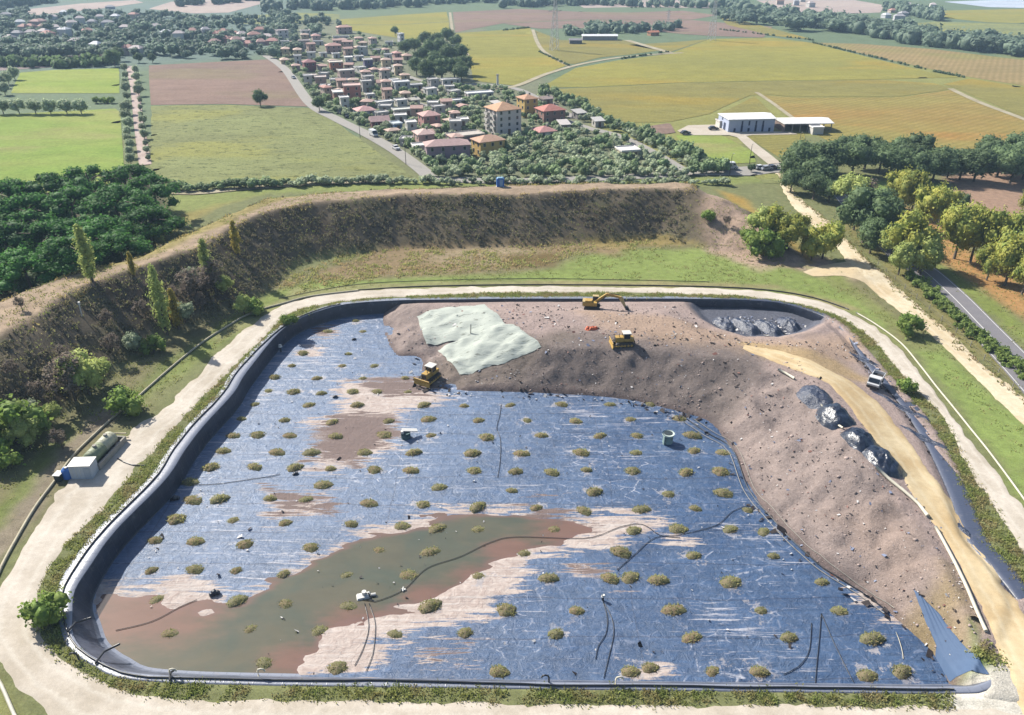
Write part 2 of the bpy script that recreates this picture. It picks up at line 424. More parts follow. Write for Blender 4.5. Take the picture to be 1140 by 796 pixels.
# deposits left on the sheet: signed distance to the silt areas
SILT = [[(60,640),(150,655),(205,640),(262,668),(345,618),(400,592),(470,572),(560,564),(700,571),(740,580),(735,592),(690,604),(670,612),(600,622),(585,640),(560,668),(545,690),(470,702),(430,715),(420,735),(410,752),(330,756),(60,756)],
        [(378,425),(440,420),(470,430),(500,445),(478,452),(445,460),(440,500),(400,520),(370,525),(345,522),(345,500),(372,485),(345,470),(375,460)],
        [(355,362),(372,365),(370,378),(350,376)], [(338,385),(356,388),(352,400),(332,398)],
        [(296,545),(372,552),(372,570),(340,576),(300,582)], [(472,730),(520,728),(518,742),(476,742)],
        [(634,628),(668,632),(690,642),(668,644),(640,640)], [(740,594),(775,600),(780,610),(742,606)],
        [(700,745),(742,732),(744,748),(705,754)], [(952,655),(985,660),(995,690),(960,680)]]
siltd = np.full(len(X), -99.)
for s_ in SILT: siltd = np.maximum(siltd, sdf(P2(s_, FZ), X, Y))
setf(fm, siltd, 'silt')
MUD = [[(372,462),(440,462),(440,490),(420,500),(395,520),(350,512),(350,490)], [(300,545),(345,552),(372,558),(372,572),(340,568),(310,576)], [(395,425),(470,418),(476,438),(430,442)], [(600,560),(665,580),(640,590),(560,590)],[(640,632),(668,634),(684,641),(664,642)],[(478,732),(515,730),(512,740)],[(352,364),(368,366),(366,376),(352,374)]]
mudd = np.full(len(X), -99.)
for s_ in MUD: mudd = np.maximum(mudd, sdf(P2(s_, FZ), X, Y))
setf(fm, mudd, 'mud')
gp = at(300, 440, FZ); gd = np.hypot(X-gp.x, (Y-gp.y)*.8)
up = 1-sstep(20, 75, gd)                     # paler towards the far left: dust, plus broad sky sheen put into the colour
setf(fm, up, 'dust_sheen')
setf(fm, pd[used], 'pond'); X_FL, Y_FL = X, Y
k = N('pit_liner_sheet', .42, .4)
P = k.pos()
st1 = k.noise(.45, k.vec(P, (.2, 2.0, 1)), 7, .72, .6)
st2 = k.noise(.9, k.vec(P, (.14, 2.2, 1)), 6, .75, .4)
n1 = k.noise(.12, detail=4); n2 = k.noise(2.2, detail=6, rough=.7); n3 = k.noise(.8, detail=5, rough=.7, dist=1.0)
dust_sheen = k.attr('dust_sheen', False)
blue = k.mix(k.rng(n1, .3, .7), C(56, 86, 126), C(78, 106, 144))
c = k.mix(k.math('MULTIPLY', dust_sheen, .75), blue, C(112, 134, 166))
c = k.gain(c, n3, .72, 1.28); c = k.gain(c, k.noise(.35, k.vec(P, (.25, 1.8, 1)), 5, .7), .82, 1.2)
# fold lines and panel seams across the sheet
yy = k.n('ShaderNodeSeparateXYZ'); k.L(P, yy.inputs[0])
wv = k.math('ADD', yy.outputs[1], k.math('MULTIPLY', k.noise(.06, detail=2), 2.5))
sm = k.math('ABSOLUTE', k.math('SUBTRACT', k.math('FRACT', k.math('DIVIDE', wv, 6.2)), .5))
seam = k.math('MAXIMUM', k.rng(sm, .022, .0, 0, 1), k.math('MULTIPLY', k.rng(k.math('ABSOLUTE', k.math('SUBTRACT', k.math('FRACT', k.math('DIVIDE', k.math('ADD', yy.outputs[0], k.math('MULTIPLY', k.noise(.05, detail=2), 3.)), 33.)), .5)), .004, .0, 0, 1), .8))
c = k.mix(k.math('MULTIPLY', seam, .6), c, C(36, 48, 78))
# pale sediment streaks, strongest on the dusty side; wrinkle highlights painted as pale lines
thr = k.math('SUBTRACT', k.math('SUBTRACT', .652, k.math('MULTIPLY', k.rng(k.noise(.05, detail=3), .42, .62, 0, 1), .09)), k.math('MULTIPLY', dust_sheen, .03))
c = k.mix(k.rng(k.math('SUBTRACT', st2, thr), 0, .05, 0, .85), c, C(196, 196, 206))
vor = k.n('ShaderNodeTexVoronoi', feature='DISTANCE_TO_EDGE'); k.L(k.vec(P, (.5, 1.1, 1), .2), vor.inputs['Vector']); vor.inputs['Scale'].default_value = .55
glint = k.math('MULTIPLY', k.rng(vor.outputs['Distance'], .05, .0, 0, 1), k.math('MULTIPLY', k.rng(n3, .46, .6, 0, 1), k.rng(k.noise(.055, detail=4), .5, .62, .25, 1)))
c = k.mix(k.math('MULTIPLY', glint, .95), c, C(206, 208, 220))
sil = k.math('ADD', k.attr('silt', False), k.math('MULTIPLY', k.math('SUBTRACT', st1, .5), 20.))
sil = k.math('ADD', sil, k.math('MULTIPLY', k.math('SUBTRACT', n2, .5), 2.))
sf = k.rng(sil, -.25, .45)
siltc = k.mix(k.rng(n3, .35, .7), C(214, 198, 188), C(186, 166, 156))
siltc = k.mix(k.rng(st2, .5, .62, 0, .5), siltc, C(228, 220, 214))
c = k.mix(sf, c, siltc)
rg = k.math('ADD', k.attr('ring', False), k.math('MULTIPLY', k.math('SUBTRACT', k.noise(.6, detail=6, rough=.8), .5), 14.))
c = k.mix(k.math('MULTIPLY', k.rng(rg, .9, .5, 0, .8), k.rng(k.noise(.09, detail=3), .42, .6, .1, 1)), c, k.mix(n2, C(206, 200, 200), C(166, 160, 164)))
md = k.math('ADD', k.attr('mud', False), k.math('MULTIPLY', k.math('SUBTRACT', st1, .5), 20.))
mf = k.rng(md, -.2, .3)
c = k.mix(mf, c, k.mix(n2, C(122, 106, 104), C(140, 116, 106)))
k.L(k.math('MAXIMUM', k.rng(sf, 0, 1, .42, .85), k.math('MULTIPLY', glint, .0)), k.b.inputs['Roughness'])
hgt = k.math('ADD', k.math('MULTIPLY', n3, 1.0), k.math('ADD', k.math('MULTIPLY', n2, .35), k.math('MULTIPLY', st2, .8)))
k.bump(hgt, .75, .26)
M_LINER = k.out(c)
floor = tag(link('pit_floor_liner', fm, M_LINER), kind='structure')

# standing water: a level surface in the low part of the sheet
WL = FZ-.035
q = pd > -2.5; wf = grid_faces(len(fx), len(fy)); wf = wf[(q[wf].min(1)) & (fin[wf].min(1) > 0)]
uw = np.unique(wf); rm = np.full(len(fxx), -1); rm[uw] = np.arange(len(uw)); wf = rm[wf]
wm = npmesh('water', np.c_[fxx[uw], fyy[uw], np.full(len(uw), WL)], [wf], smooth=True)
setf(wm, WL-fz[uw], 'depth')
rp = [(P2([(400,695)], FZ)[0], 6), (P2([(250,720)], FZ)[0], 0), (P2([(160,684)], FZ)[0], 11), (P2([(335,735)], FZ)[0], 5), (P2([(570,612)], FZ)[0], 5), (P2([(480,662)], FZ)[0], 4.5), (P2([(530,640)], FZ)[0], 4), (P2([(640,590)], FZ)[0], 8)]
red = np.zeros(len(uw))
for (p, r) in rp:
    if r: red = np.maximum(red, np.exp(-(((fxx[uw]-p[0])/r)**2+((fyy[uw]-p[1])/(r*.6))**2)))
setf(wm, red, 'red')
k = N('pond_water', .09, .6)
dep = k.attr('depth', False); n1 = k.noise(.12, detail=5, dist=.8); n2 = k.noise(.5, k.vec(k.pos(), (.5, 1.3, 1)), 5)
deep = k.mix(k.rng(n1, .35, .7), C(110, 106, 84), C(94, 101, 84))
c = k.mix(k.rng(k.math('ADD', k.attr('red', False), k.math('MULTIPLY', k.math('SUBTRACT', n2, .5), .9)), .2, .95, 0, .85), deep, C(142, 106, 90))
c = k.mix(k.rng(dep, .10, .0, 0, .75), c, C(140, 108, 96))
c = k.gain(c, n2, .9, 1.1)
k.bump(k.noise(6, detail=3), .05, .02)
M_WATER = k.out(c)
water = tag(link('water', wm, M_WATER), kind='structure')

# ------------------------------------------------------------------ waste body
HP = 0.5
TOE = [(425,352),(424,368),(432,388),(442,398),(466,400),(466,428),(500,436),(560,438),(640,441),(700,447),(755,460),(785,470),(805,492),(825,530),(845,565),(870,592),(917,637),(960,664),(990,686),(1030,722),(1052,756),(1062,790)]
TOEW = catmull(P2(TOE, FZ), 1.0)
PLAT = [(470,338,.6),(520,343,.9),(560,356,2.0),(590,374,2.5),(625,384,2.6),(680,385,2.6),(740,388,2.6),(800,394,2.6),(838,402,2.4),(868,414,2.2),(888,421,2.0),(930,464,1.6),(975,514,1.5),(1010,550,1.3),(1040,592,1.1),(1060,635,.9),(1082,690,.6),(1096,735,.3),(1085,752,.2)]
PLATW = catmull(P2(PLAT, HP), 1.0)
OUT = P2([(1130,800),(1300,700),(1200,540),(1040,380),(900,300),(660,300),(440,300)])
WPOLY = np.r_[TOEW, OUT]; PPOLY = np.r_[PLATW, OUT]
POCK = P2([(762,338),(775,352),(795,364),(830,375),(868,376),(905,367),(926,357),(935,340),(900,310),(760,310)], HP)
RAMPZ = 1.2
RAMP_L = [(826,393),(852,405),(885,420),(919,434),(951,468),(967,492),(988,513),(1004,534),(1016,555),(1032,576),(1048,592),(1072,639),(1093,684),(1112,722),(1122,750),(1132,776),(1140,800)]
RAMP_R = [(828,391),(868,398),(916,414),(953,428),(988,457),(1009,486),(1035,523),(1058,550),(1080,588),(1089,598),(1114,639),(1140,677),(1160,710),(1172,740),(1185,770),(1195,800)]
zr_ = lambda v: float(np.interp(v, [390, 420, 560, 640, 700, 760], [1.7, 1.3, .9, .7, .4, .25]))
RAMP_L = [(u, v, zr_(v)) for u, v in RAMP_L]; RAMP_R = [(u, v, zr_(v)*.7) for u, v in RAMP_R]
rl = catmull(P2(RAMP_L, HP), 1.0); rr = catmull(P2(RAMP_R, HP), 1.0)
RAMPPOLY = np.r_[rl, rr[::-1]]
rim_in = inset(RIMW, .9)
CORNW = P2([(1096,704),(1088,740),(1090,756),(1080,772),(1090,786),(1200,800),(1220,660),(1150,650),(1120,664)])
FLAPW = np.array([tuple(at(u, v, z))[:2] for u, v, z in ((1019,656,-.1),(1044,686,.0),(1098,748,.1),(1059,760,FZ+.6))])
def waste_z(x, y):
    x = np.asarray(x, float); y = np.asarray(y, float)
    dt = sdf(WPOLY, x, y); dp = -sdf(PPOLY, x, y); di = sdf(rim_in, x, y); dk = sdf(POCK, x, y); dr = sdf(RAMPPOLY, x, y)
    t = np.clip(dt, 0, None)/(np.clip(dt, 0, None)+np.clip(dp, 0, None)+1e-6)
    rough = fbm(x, y, 7, 51, 3)*.5+fbm(x, y, 2.2, 53, 4)*.28
    slope = np.clip(dp/3, 0, 1)*np.clip(dt/2, 0, 1)
    plat = fbm(x, y, 9, 55, 3)*.22+fbm(x, y, 1.8, 57, 3)*.09
    calm = sstep(0, 3, -dr)
    calm2 = sstep(0, 2, -sdf(FLAPW, x, y))
    h = FZ-.3+np.clip(dt*.8, 0, .5)+np.clip(t*1.12, 0, 1)**1.0*(HP+2.1*sstep(2.5, 15, di)*sstep(52, 75, y)*np.clip((at(470, 340).x-x)/-14, 0, 1)*sstep(0, 9, -dk)-FZ-.2)+calm*calm2*(rough*slope*2.1+plat*(1-slope)*np.clip(dt/3, 0, 1))
    h = h+.3*np.exp(-((dk+1.0)/1.1)**2)*np.clip(di/5, 0, 1)*(x > at(840, 375).x)
    h = h-np.clip(dk/4.0, 0, 1)*2.3
    east = sstep(0, 8, x-at(930, 400).x)
    cap = -.15+np.clip(di-1.0-.1*east, -2.5, 40)*(.55-.3*east)
    h = np.minimum(h, cap); cn = sstep(-.5, 1.5, sdf(CORNW, x, y)); h = h*(1-cn)+np.maximum(h, .24+.05*fbm(x, y, 2, 5))*cn
    pe = sstep(.1, -.2, di)*sstep(.5, .9, east)*(fbm(x, y, 3.5, 77, 3) > -.38)*(y > 66)*sstep(-2.1, -1.7, di)
    h = np.where(pe > .1, np.maximum(h, .17+.07*fbm(x, y, 1.2, 78)), h)
    return h, dt, dp, di, dk
x0, y0 = at(420, 800).x, 50
wxs = np.arange(at(430, 345).x-8, 112, .5); wys = np.arange(50, 162, .5)
WX, WY = np.meshgrid(wxs, wys); wx, wy = WX.ravel(), WY.ravel()
wz, wdt, wdp, wdi, wdk = waste_z(wx, wy)
def onw(u, v):
    z = 0.0
    for _ in range(14): z = .5*z+.5*max(float(waste_z(*[np.array([q]) for q in at(u, v, z)[:2]])[0][0]), FZ)
    return tuple(at(u, v, z))
def wzp(p): return float(waste_z(np.array([p[0]]), np.array([p[1]]))[0][0])
wf = grid_faces(len(wxs), len(wys)); wf = wf[(wdt[wf].max(1) > -.3) & ((wdi[wf].max(1) > -.2) | ((wdi[wf].max(1) > -2.0) & (wx[wf].max(1) > at(945, 400).x)) | ((sdf(CORNW, wx, wy)[wf].max(1) > -.3) & (wdi[wf].max(1) > -4.5)))]
uw = np.unique(wf); rm = np.full(len(wx), -1); rm[uw] = np.arange(len(uw)); wf = rm[wf]
wsm = npmesh('waste_slope', np.c_[wx[uw], wy[uw], wz[uw]], [wf], smooth=True)
xx, yy_ = wx[uw], wy[uw]
nz = fbm(xx, yy_, 8, 61)*.5+fbm(xx, yy_, 2.5, 62)*.5
wc = np.tile(np.array(C(184, 164, 156)), (len(uw), 1))
def mixw(m, col):
    global wc
    m = np.clip(m, 0, 1)[:, None]; wc = wc*(1-m)+np.array(C(*col))*m
mixw(sstep(0, 3, wdp[uw]+nz*2), (166, 150, 143))
lp = P2([(560,395),(640,390),(760,392),(850,405),(830,440),(800,470),(700,443),(560,432)], -1)
mixw(sstep(-3, 3, sdf(lp, xx, yy_)+nz*4)*.9, (130, 119, 114))  # front face darkened in the colour, as the side away from the sun
lp = P2([(470,400),(560,400),(640,388),(640,400),(560,430),(480,430)], -2)
mixw(sstep(-2, 2, sdf(lp, xx, yy_)+nz*3)*.8, (134, 122, 112))
mixw(sstep(2.2, .3, wdt[uw]+nz)*.8, (112, 98, 96))
lp = P2([(640,352),(760,362),(850,380),(960,372),(960,405),(880,405),(760,392),(690,384)], HP)
mixw(sstep(-3, 3, sdf(lp, xx, yy_)+nz*4)*.7, (192, 164, 138))
lp = P2([(820,386),(930,405),(960,425),(900,425),(835,402)], HP)
mixw(sstep(-2, 2, sdf(lp, xx, yy_)+nz*3)*.8, (200, 172, 124))
lp = P2([(1005,690),(1050,640),(1085,700),(1098,740),(1070,740)], -.5)
mixw(sstep(-2, 2, sdf(lp, xx, yy_)+nz*3)*.75, (166, 146, 104))
lp = P2([(920,580),(1000,570),(1040,650),(1000,680)], -1.5)
mixw(sstep(-3, 3, sdf(lp, xx, yy_)+nz*4)*.55, (178, 156, 142))
lp = P2([(1080,690),(1096,722),(1112,748),(1080,748)], HP)
mixw(sstep(-1, 1, sdf(lp, xx, yy_)+nz*1), (112, 140, 62))
lp = P2([(1085,748),(1130,735),(1200,720),(1200,830),(1060,800)], .2)
mixw(sstep(-1, 1, sdf(lp, xx, yy_)+nz*1)*.95, (226, 220, 206))
mixw(sstep(.4, 2.5, wdk[uw]+nz)*.9, (96, 104, 120))
setcol(wsm, wc)
k = N('waste_soil', .95, .1)
n1 = k.noise(.25, detail=5); n2 = k.noise(1.6, detail=6, rough=.75); n3 = k.noise(7, detail=4, rough=.75)
c = k.gain(k.attr('Col'), n1, .88, 1.12); c = k.gain(c, n2, .74, 1.26); c = k.gain(c, n3, .7, 1.3)
c = k.mix(k.rng(k.noise(3.2, detail=5, rough=.8), .60, .68, 0, .6), c, C(206, 196, 198))
c = k.mix(k.rng(k.noise(2.1, k.vec(k.pos(), (1, 1, 1), .7), 5, .8), .60, .69, 0, .6), c, C(84, 72, 68))
k.bump(k.math('ADD', n2, k.math('MULTIPLY', n3, .5)), .8, .3)
M_WASTE = k.out(c)
waste = tag(link('waste_slope', wsm, M_WASTE), kind='structure')

# ------------------------------------------------------------------ roads as draped strips
def strip(name, Lp, Rp, zf, mat, cols=9, step=.8, off=.05, jit=.25, z0=0.0):
    a = catmull(P2(Lp, z0), 2.0); b = catmull(P2(Rp, z0), 2.0)
    n = int(max(np.linalg.norm(np.diff(a, axis=0), axis=1).sum(), np.linalg.norm(np.diff(b, axis=0), axis=1).sum())/step)
    a = resample(a, n); b = resample(b, n); w = np.linalg.norm(b-a, axis=1)[:, None]
    rows = []; sc = np.arange(n)*step
    ja = (fbm(sc, sc*0+1, 2.2, 71, 3)*jit*2)[:, None]/w; jb = (fbm(sc, sc*0+9, 2.2, 72, 3)*jit*2)[:, None]/w
    for t in np.linspace(0, 1, cols):
        tt = ja*(1-t)+(1-jb*0)*t+(jb*t)
        rows.append(a*(1-tt)+b*tt)
    Pn = np.stack(rows, 1).reshape(-1, 2)
    z = zf(Pn[:, 0], Pn[:, 1])+off
    zz = z.reshape(n, cols); zz[:, 0] -= off+.06; zz[:, -1] -= off+.06
    me = npmesh(name, np.c_[Pn, zz.ravel()], [grid_faces(cols, n)], smooth=True)
    setf(me, np.tile(np.linspace(0, 1, cols), n), 'across')
    return tag(link(name, me, mat), kind='structure')
def gravel(name, ca, cb, cw, tracks=.35):
    k = N(name, .95, .1)
    n1 = k.noise(.12, detail=5); n2 = k.noise(1.1, detail=6, rough=.7); n3 = k.noise(9, detail=3, rough=.7)
    c = k.mix(k.rng(n1, .35, .68), ca, cb)
    ac = k.attr('across', False)
    e = k.math('ABSOLUTE', k.math('SUBTRACT', k.math('ADD', ac, k.math('MULTIPLY', k.math('SUBTRACT', n2, .5), .16)), .5))
    rut = k.rng(k.math('ABSOLUTE', k.math('SUBTRACT', e, .2)), .09, .0, 0, tracks)
    c = k.mix(rut, c, cw)
    c = k.mix(k.rng(e, .36, .5, 0, .55), c, cb)
    c = k.gain(c, n2, .86, 1.12); c = k.gain(c, n3, .86, 1.14); c = k.mix(k.rng(k.noise(.22, detail=5, rough=.7), .54, .66, 0, .45), c, cb)
    k.bump(n3, .3, .06)
    return k.out(c)
M_TRACK = gravel('track_gravel', C(228, 217, 202), C(202, 190, 172), C(238, 230, 216))
M_TAN = gravel('dirt_road_sand', C(238, 222, 190), C(216, 194, 156), C(244, 232, 206))
M_RAMP = gravel('ramp_sand', C(238, 216, 174), C(212, 184, 138), C(244, 228, 194))
TR_IN = [(1330,795),(1185,792),(1080,786),(900,782),(700,781),(560,780),(430,777),(300,777),(200,776),(150,770),(110,754),(78,736),(56,714),(45,690),(44,665),(52,640),(75,606),(98,586),(130,553),(162,514),(186,487),(214,456),(243,427),(268,403),(298,373),(318,353),(347,341),(385,336),(420,332.5),(465,330),(570,326),(700,326.5),(800,329),(840,332),(893,340),(932,352),(959,370),(977,385),(996,409),(1025,441),(1051,467),(1070,507),(1085,536),(1106,565),(1128,600),(1150,640),(1190,700),(1240,790),(1270,850)]
TR_OUT = [(1330,850),(1185,850),(1080,850),(900,850),(700,850),(560,850),(430,850),(300,850),(200,845),(120,830),(60,805),(20,770),(-10,735),(-22,700),(-12,670),(6,640),(34,592),(58,552),(88,520),(125,492),(158,470),(185,452),(217,418),(246,387),(272,366),(298,348),(330,334),(362,327),(399,323),(465,320.5),(570,318.5),(700,319),(800,321),(860,325),(904,333),(940,345),(966,358),(987,374),(1003,388),(1022,412),(1046,443),(1072,478),(1095,507),(1120,538),(1142,566),(1190,625),(1270,725),(1360,850)]
track = strip('gravel_track', TR_IN, TR_OUT, ground_z, M_TRACK, off=.06, jit=.45)
DR_L = [(862,188),(866,201),(882,230),(903,251),(925,270),(942,292),(960,314),(988,338),(1025,365),(1051,388),(1075,411),(1099,435),(1120,457),(1142,477),(1190,520),(1300,620),(1440,770)]
DR_R = [(876,188),(873,197),(893,222),(914,238),(929,251),(953,275),(972,293),(1004,322),(1035,349),(1064,373),(1079,389),(1093,404),(1120,424),(1142,443),(1190,480),(1300,570),(1440,690)]
droad = strip('dirt_road', DR_L, DR_R, ground_z, M_TAN, off=.06, jit=.4)
def rz_(x, y): return waste_z(x, y)[0]
ramp = strip('ramp_road', RAMP_L, RAMP_R, lambda x, y: np.maximum(rz_(x, y), np.where(sdf(rim_in, x, y) < 1.0, .02, -9)), M_RAMP, cols=13, off=.09, jit=.3, z0=HP)
# paved yard where the tan road widens
def sheet(name, poly, mat, zf=ground_z, off=.08, step=2.0, z0=0.0, jit=.4, kind='structure'):
    pw = P2(poly, z0); lo = pw.min(0)-step*2; hi = pw.max(0)+step*2
    xs = np.arange(lo[0], hi[0], step); ys = np.arange(lo[1], hi[1], step)
    A, B = np.meshgrid(xs, ys); a, b = A.ravel().copy(), B.ravel().copy()
    d = sdf(pw, a, b)+fbm(a, b, 4*step, 81, 3)*jit
    f = grid_faces(len(xs), len(ys)); f = f[d[f].max(1) > 0]
    # pull the outside corners onto the outline
    eps = step*.25
    for _ in range(3):
        out = d < 0
        gx_ = (sdf(pw, a[out]+eps, b[out])-sdf(pw, a[out]-eps, b[out]))/(2*eps); gy_ = (sdf(pw, a[out], b[out]+eps)-sdf(pw, a[out], b[out]-eps))/(2*eps)
        st_ = np.clip(-d[out], 0, step*1.5)
        a[out] += gx_*st_; b[out] += gy_*st_
        d[out] = sdf(pw, a[out], b[out])
    u = np.unique(f); r = np.full(len(a), -1); r[u] = np.arange(len(u))
    me = npmesh(name, np.c_[a[u], b[u], zf(a[u], b[u])+off], [r[f]], smooth=True)
    return tag(link(name, me, mat), kind=kind)
yard = sheet('dirt_yard', [(893,303),(915,296),(950,290),(975,310),(990,338),(962,316),(940,310),(905,308)], M_TAN, step=.8, off=.05)
k = N('asphalt', .85, .2)
n1 = k.noise(.3, detail=5); n2 = k.noise(5, detail=4)
c = k.gain(k.mix(n1, C(128, 126, 132), C(150, 146, 148)), n2, .85, 1.15)
M_ASPH = k.out(c)
AC = catmull(P2([(930,205),(960,240),(990,272),(1010,290),(1029,302),(1060,330),(1090,361),(1120,392),(1150,424),(1200,480),(1300,590),(1420,730)]), 2.0)
def offline(p, d):
    t = np.gradient(p, axis=0); t /= np.linalg.norm(t, axis=1)[:, None]
    return p+np.c_[t[:, 1], -t[:, 0]]*d
def wstrip(name, line, w, mat, off, step=1.5, d0=0.0, jit=0, zf=ground_z, dash=None, parent=None):
    n = max(3, int(np.linalg.norm(np.diff(line, axis=0), axis=1).sum()/step)); l = resample(line, n)
    a = offline(l, d0-w/2); b = offline(l, d0+w/2)
    Pn = np.stack([a, (a+b)/2, b], 1).reshape(-1, 2)
    me = npmesh(name, np.c_[Pn, zf(Pn[:, 0], Pn[:, 1])+off], [grid_faces(3, n)])
    setf(me, np.tile([0, .5, 1], n), 'across')
    return tag(link(name, me, mat), kind='structure')
asph = wstrip('asphalt_road', AC, 7.4, M_ASPH, .06)
M_PAINT = flat('road_paint', C(232, 230, 226), .7, .12, 2)
wstrip('road_centre_line', AC, .22, M_PAINT, .075)
wstrip('road_edge_line', AC, .16, M_PAINT, .075, d0=-3.3)
wstrip('road_edge_line', AC, .16, M_PAINT, .075, d0=3.3)
# ------------------------------------------------------------------ fields beyond the embankment
def field_mat(name, a, b, patch=None, ps=.012, rows=None, amp=.22, spots=0):
    k = N(name, .95, .05); P = k.pos()
    n1 = k.noise(ps, k.vec(P, (.6, 1.3, 1)), 5, .6); n2 = k.noise(.09, k.vec(P, (.7, 1.2, 1)), 6, .75); n3 = k.noise(.7, detail=5, rough=.8)
    c = k.mix(k.rng(n1, .34, .66), a, b)
    if patch: c = k.mix(k.rng(k.noise(ps*1.3, k.vec(P, (.5, 1.2, 1), .3), 4), .5, .66, 0, .9), c, patch)
    c = k.gain(c, n2, 1-amp, 1+amp); c = k.gain(c, n3, .72, 1.28)
    if rows:
        ang, sp, st = rows
        w = k.n('ShaderNodeTexWave', wave_type='BANDS', bands_direction='X'); k.L(k.vec(P, (1, 1, 1), ang), w.inputs['Vector'])
        w.inputs['Scale'].default_value = 6.283/(sp*20)*.5*2; w.inputs['Distortion'].default_value = .8; w.inputs['Detail'].default_value = 2; w.inputs['Detail Scale'].default_value = .3
        c = k.mix(k.math('MULTIPLY', w.outputs['Fac'], st), c, C(96, 92, 50))
    if name[:4] == 'vine':
        w = k.n('ShaderNodeTexWave', wave_type='BANDS', bands_direction='X'); k.L(k.vec(P, (1, 1, 1), .35+len(name)*.37), w.inputs['Vector']); w.inputs['Scale'].default_value = .09; w.inputs['Distortion'].default_value = 1.6; w.inputs['Detail'].default_value = 4; w.inputs['Detail Scale'].default_value = .4
        c = k.mix(k.math('MULTIPLY', w.outputs['Fac'], .26), c, C(104, 104, 50)); c = k.mix(k.rng(k.noise(.16, k.vec(P, (.5, 1.6, 1)), 5, .75), .56, .7, 0, .5), c, C(120, 116, 62))
    if spots: c = k.mix(k.rng(k.noise(.3, k.vec(P, (.7, 1.2, 1)), 4, .8), .55, .62, 0, spots), c, C(82, 86, 52))
    k.bump(n3, .8, .5)
    return k.out(c)
M_GREEN = field_mat('meadow_green', C(140, 166, 74), C(164, 170, 92), C(168, 160, 106), .012)
M_GREEN2 = field_mat('meadow_bright', C(148, 168, 72), C(166, 174, 88), None, .012)
M_OLIVE = field_mat('rough_pasture', C(150, 156, 102), C(142, 146, 98), C(162, 162, 92), .02, spots=.75)
M_BROWN = field_mat('ploughed_brown', C(158, 132, 118), C(146, 124, 112), C(150, 134, 108), .012)
M_PURPLE = field_mat('ploughed_grey', C(150, 132, 134), C(160, 144, 140), None, .01)
VROW = None
M_VINE1 = field_mat('vines_yellow', C(172, 164, 78), C(158, 154, 80), C(182, 160, 72), .008)
M_VINE2 = field_mat('vines_olive', C(160, 152, 84), C(150, 142, 84), C(176, 154, 70), .009)
M_VINE3 = field_mat('vines_rust', C(166, 154, 86), C(174, 144, 82), C(192, 142, 78), .009)
M_TANF = field_mat('vines_tan', C(176, 152, 106), C(164, 144, 100), C(160, 150, 92), .01)
M_PINK = field_mat('bare_pale', C(188, 170, 162), C(198, 180, 168), None, .006)
M_PALE = field_mat('greenhouse_plastic', C(206, 214, 226), C(190, 200, 216), None, .02)
FO = .12
def fld(name, poly, mat, off=FO, step=7.0, jit=1.0): return sheet(name, poly, mat, off=off, step=step, jit=jit)
fld('meadow', [(-70,130),(0,128),(128,121),(134,125),(139,200),(80,215),(-90,215)], M_GREEN)
fld('meadow', [(12,104),(22,81),(60,78),(133,76),(133,104),(70,104)], M_GREEN2)
fld('ploughed_field', [(-20,67),(60,63),(117,60),(121,71),(60,75),(-20,80)], M_PURPLE)
fld('ploughed_field', [(165,73),(240,69),(306,66),(330,95),(345,119),(250,116),(168,117)], M_BROWN)
fld('pasture', [(168,118),(250,117),(345,120.5),(380,140),(460,197),(400,205),(330,208),(190,215),(167,185)], M_OLIVE, step=4)
fld('vineyard', [(379,21.5),(440,17),(497,13.3),(500,24),(440,27.5),(379,27.5)], M_VINE1)
fld('vineyard', [(379,28.2),(440,28),(500,24.6),(501,41),(470,46),(440,42),(385,33)], M_VINE1, off=.14)
fld('ploughed_field', [(504,13.5),(580,10),(640,13),(700,14),(760,12),(800,17),(770,22),(640,22),(560,26),(507,36)], M_BROWN)
fld('vineyard', [(507,37),(560,33.5),(590,31),(602,58),(631,73),(600,85),(576,96),(527,90),(520,62),(504,44)], M_VINE1)
fld('ploughed_field', [(560,26.5),(640,22.5),(770,22.5),(860,30),(850,42),(790,40),(760,38),(690,31),(600,32)], M_BROWN, off=.16)
fld('vineyard', [(596,34),(625,45),(690,44),(738,56),(700,61),(668,64),(634,73),(604,57)], M_VINE2)
fld('vineyard', [(600,98),(640,76),(690,67),(745,60),(790,43.5),(860,42),(905,48),(960,62),(1040,82),(1075,86),(980,88.5),(860,90),(760,92),(660,97)], M_VINE1)
fld('vineyard', [(604,99.5),(660,97.6),(760,92.6),(860,90.6),(980,89),(1040,93),(1062,99),(1000,108),(880,108),(840,104),(790,127),(745,136),(690,137),(640,112)], M_VINE2)
fld('vineyard', [(846,105.5),(880,108.8),(1000,108.6),(1062,100),(1140,133),(1180,150),(1140,166),(1000,166),(925,160),(880,132)], M_VINE3)
fld('vineyard', [(862,128),(840,107),(800,127),(806,131)], M_VINE2)
fld('vineyard', [(1080,87.5),(1180,104),(1180,143),(1140,131),(1066,99.5),(1050,94)], M_VINE2, off=.15)
fld('vineyard', [(905,47.5),(960,49),(1040,55),(1180,72),(1180,102),(1080,86),(1040,78),(960,60)], M_TANF)
fld('vineyard', [(750,47),(700,50),(745,58.5),(788,44)], M_VINE2)
fld('vineyard', [(800,18),(830,24),(905,44),(860,40),(810,28)], M_VINE2, off=.17)
fld('bare_field', [(842,0.5),(940,-2),(985,6),(980,14),(930,16),(870,12)], M_PINK, step=10)
fld('bare_field', [(640,4),(740,-1),(800,3),(790,9),(700,8),(650,9)], M_PINK, step=10)
fld('bare_field', [(165,10),(190,2),(270,-3),(300,2),(255,14),(215,15)], M_PINK, step=10)
fld('bare_field', [(15,12),(90,4),(150,0),(160,3),(110,10),(40,17)], M_PINK, step=10)
fld('meadow', [(1045,12),(1140,10),(1180,14),(1180,27),(1100,25),(1050,20)], M_VINE1, step=10)
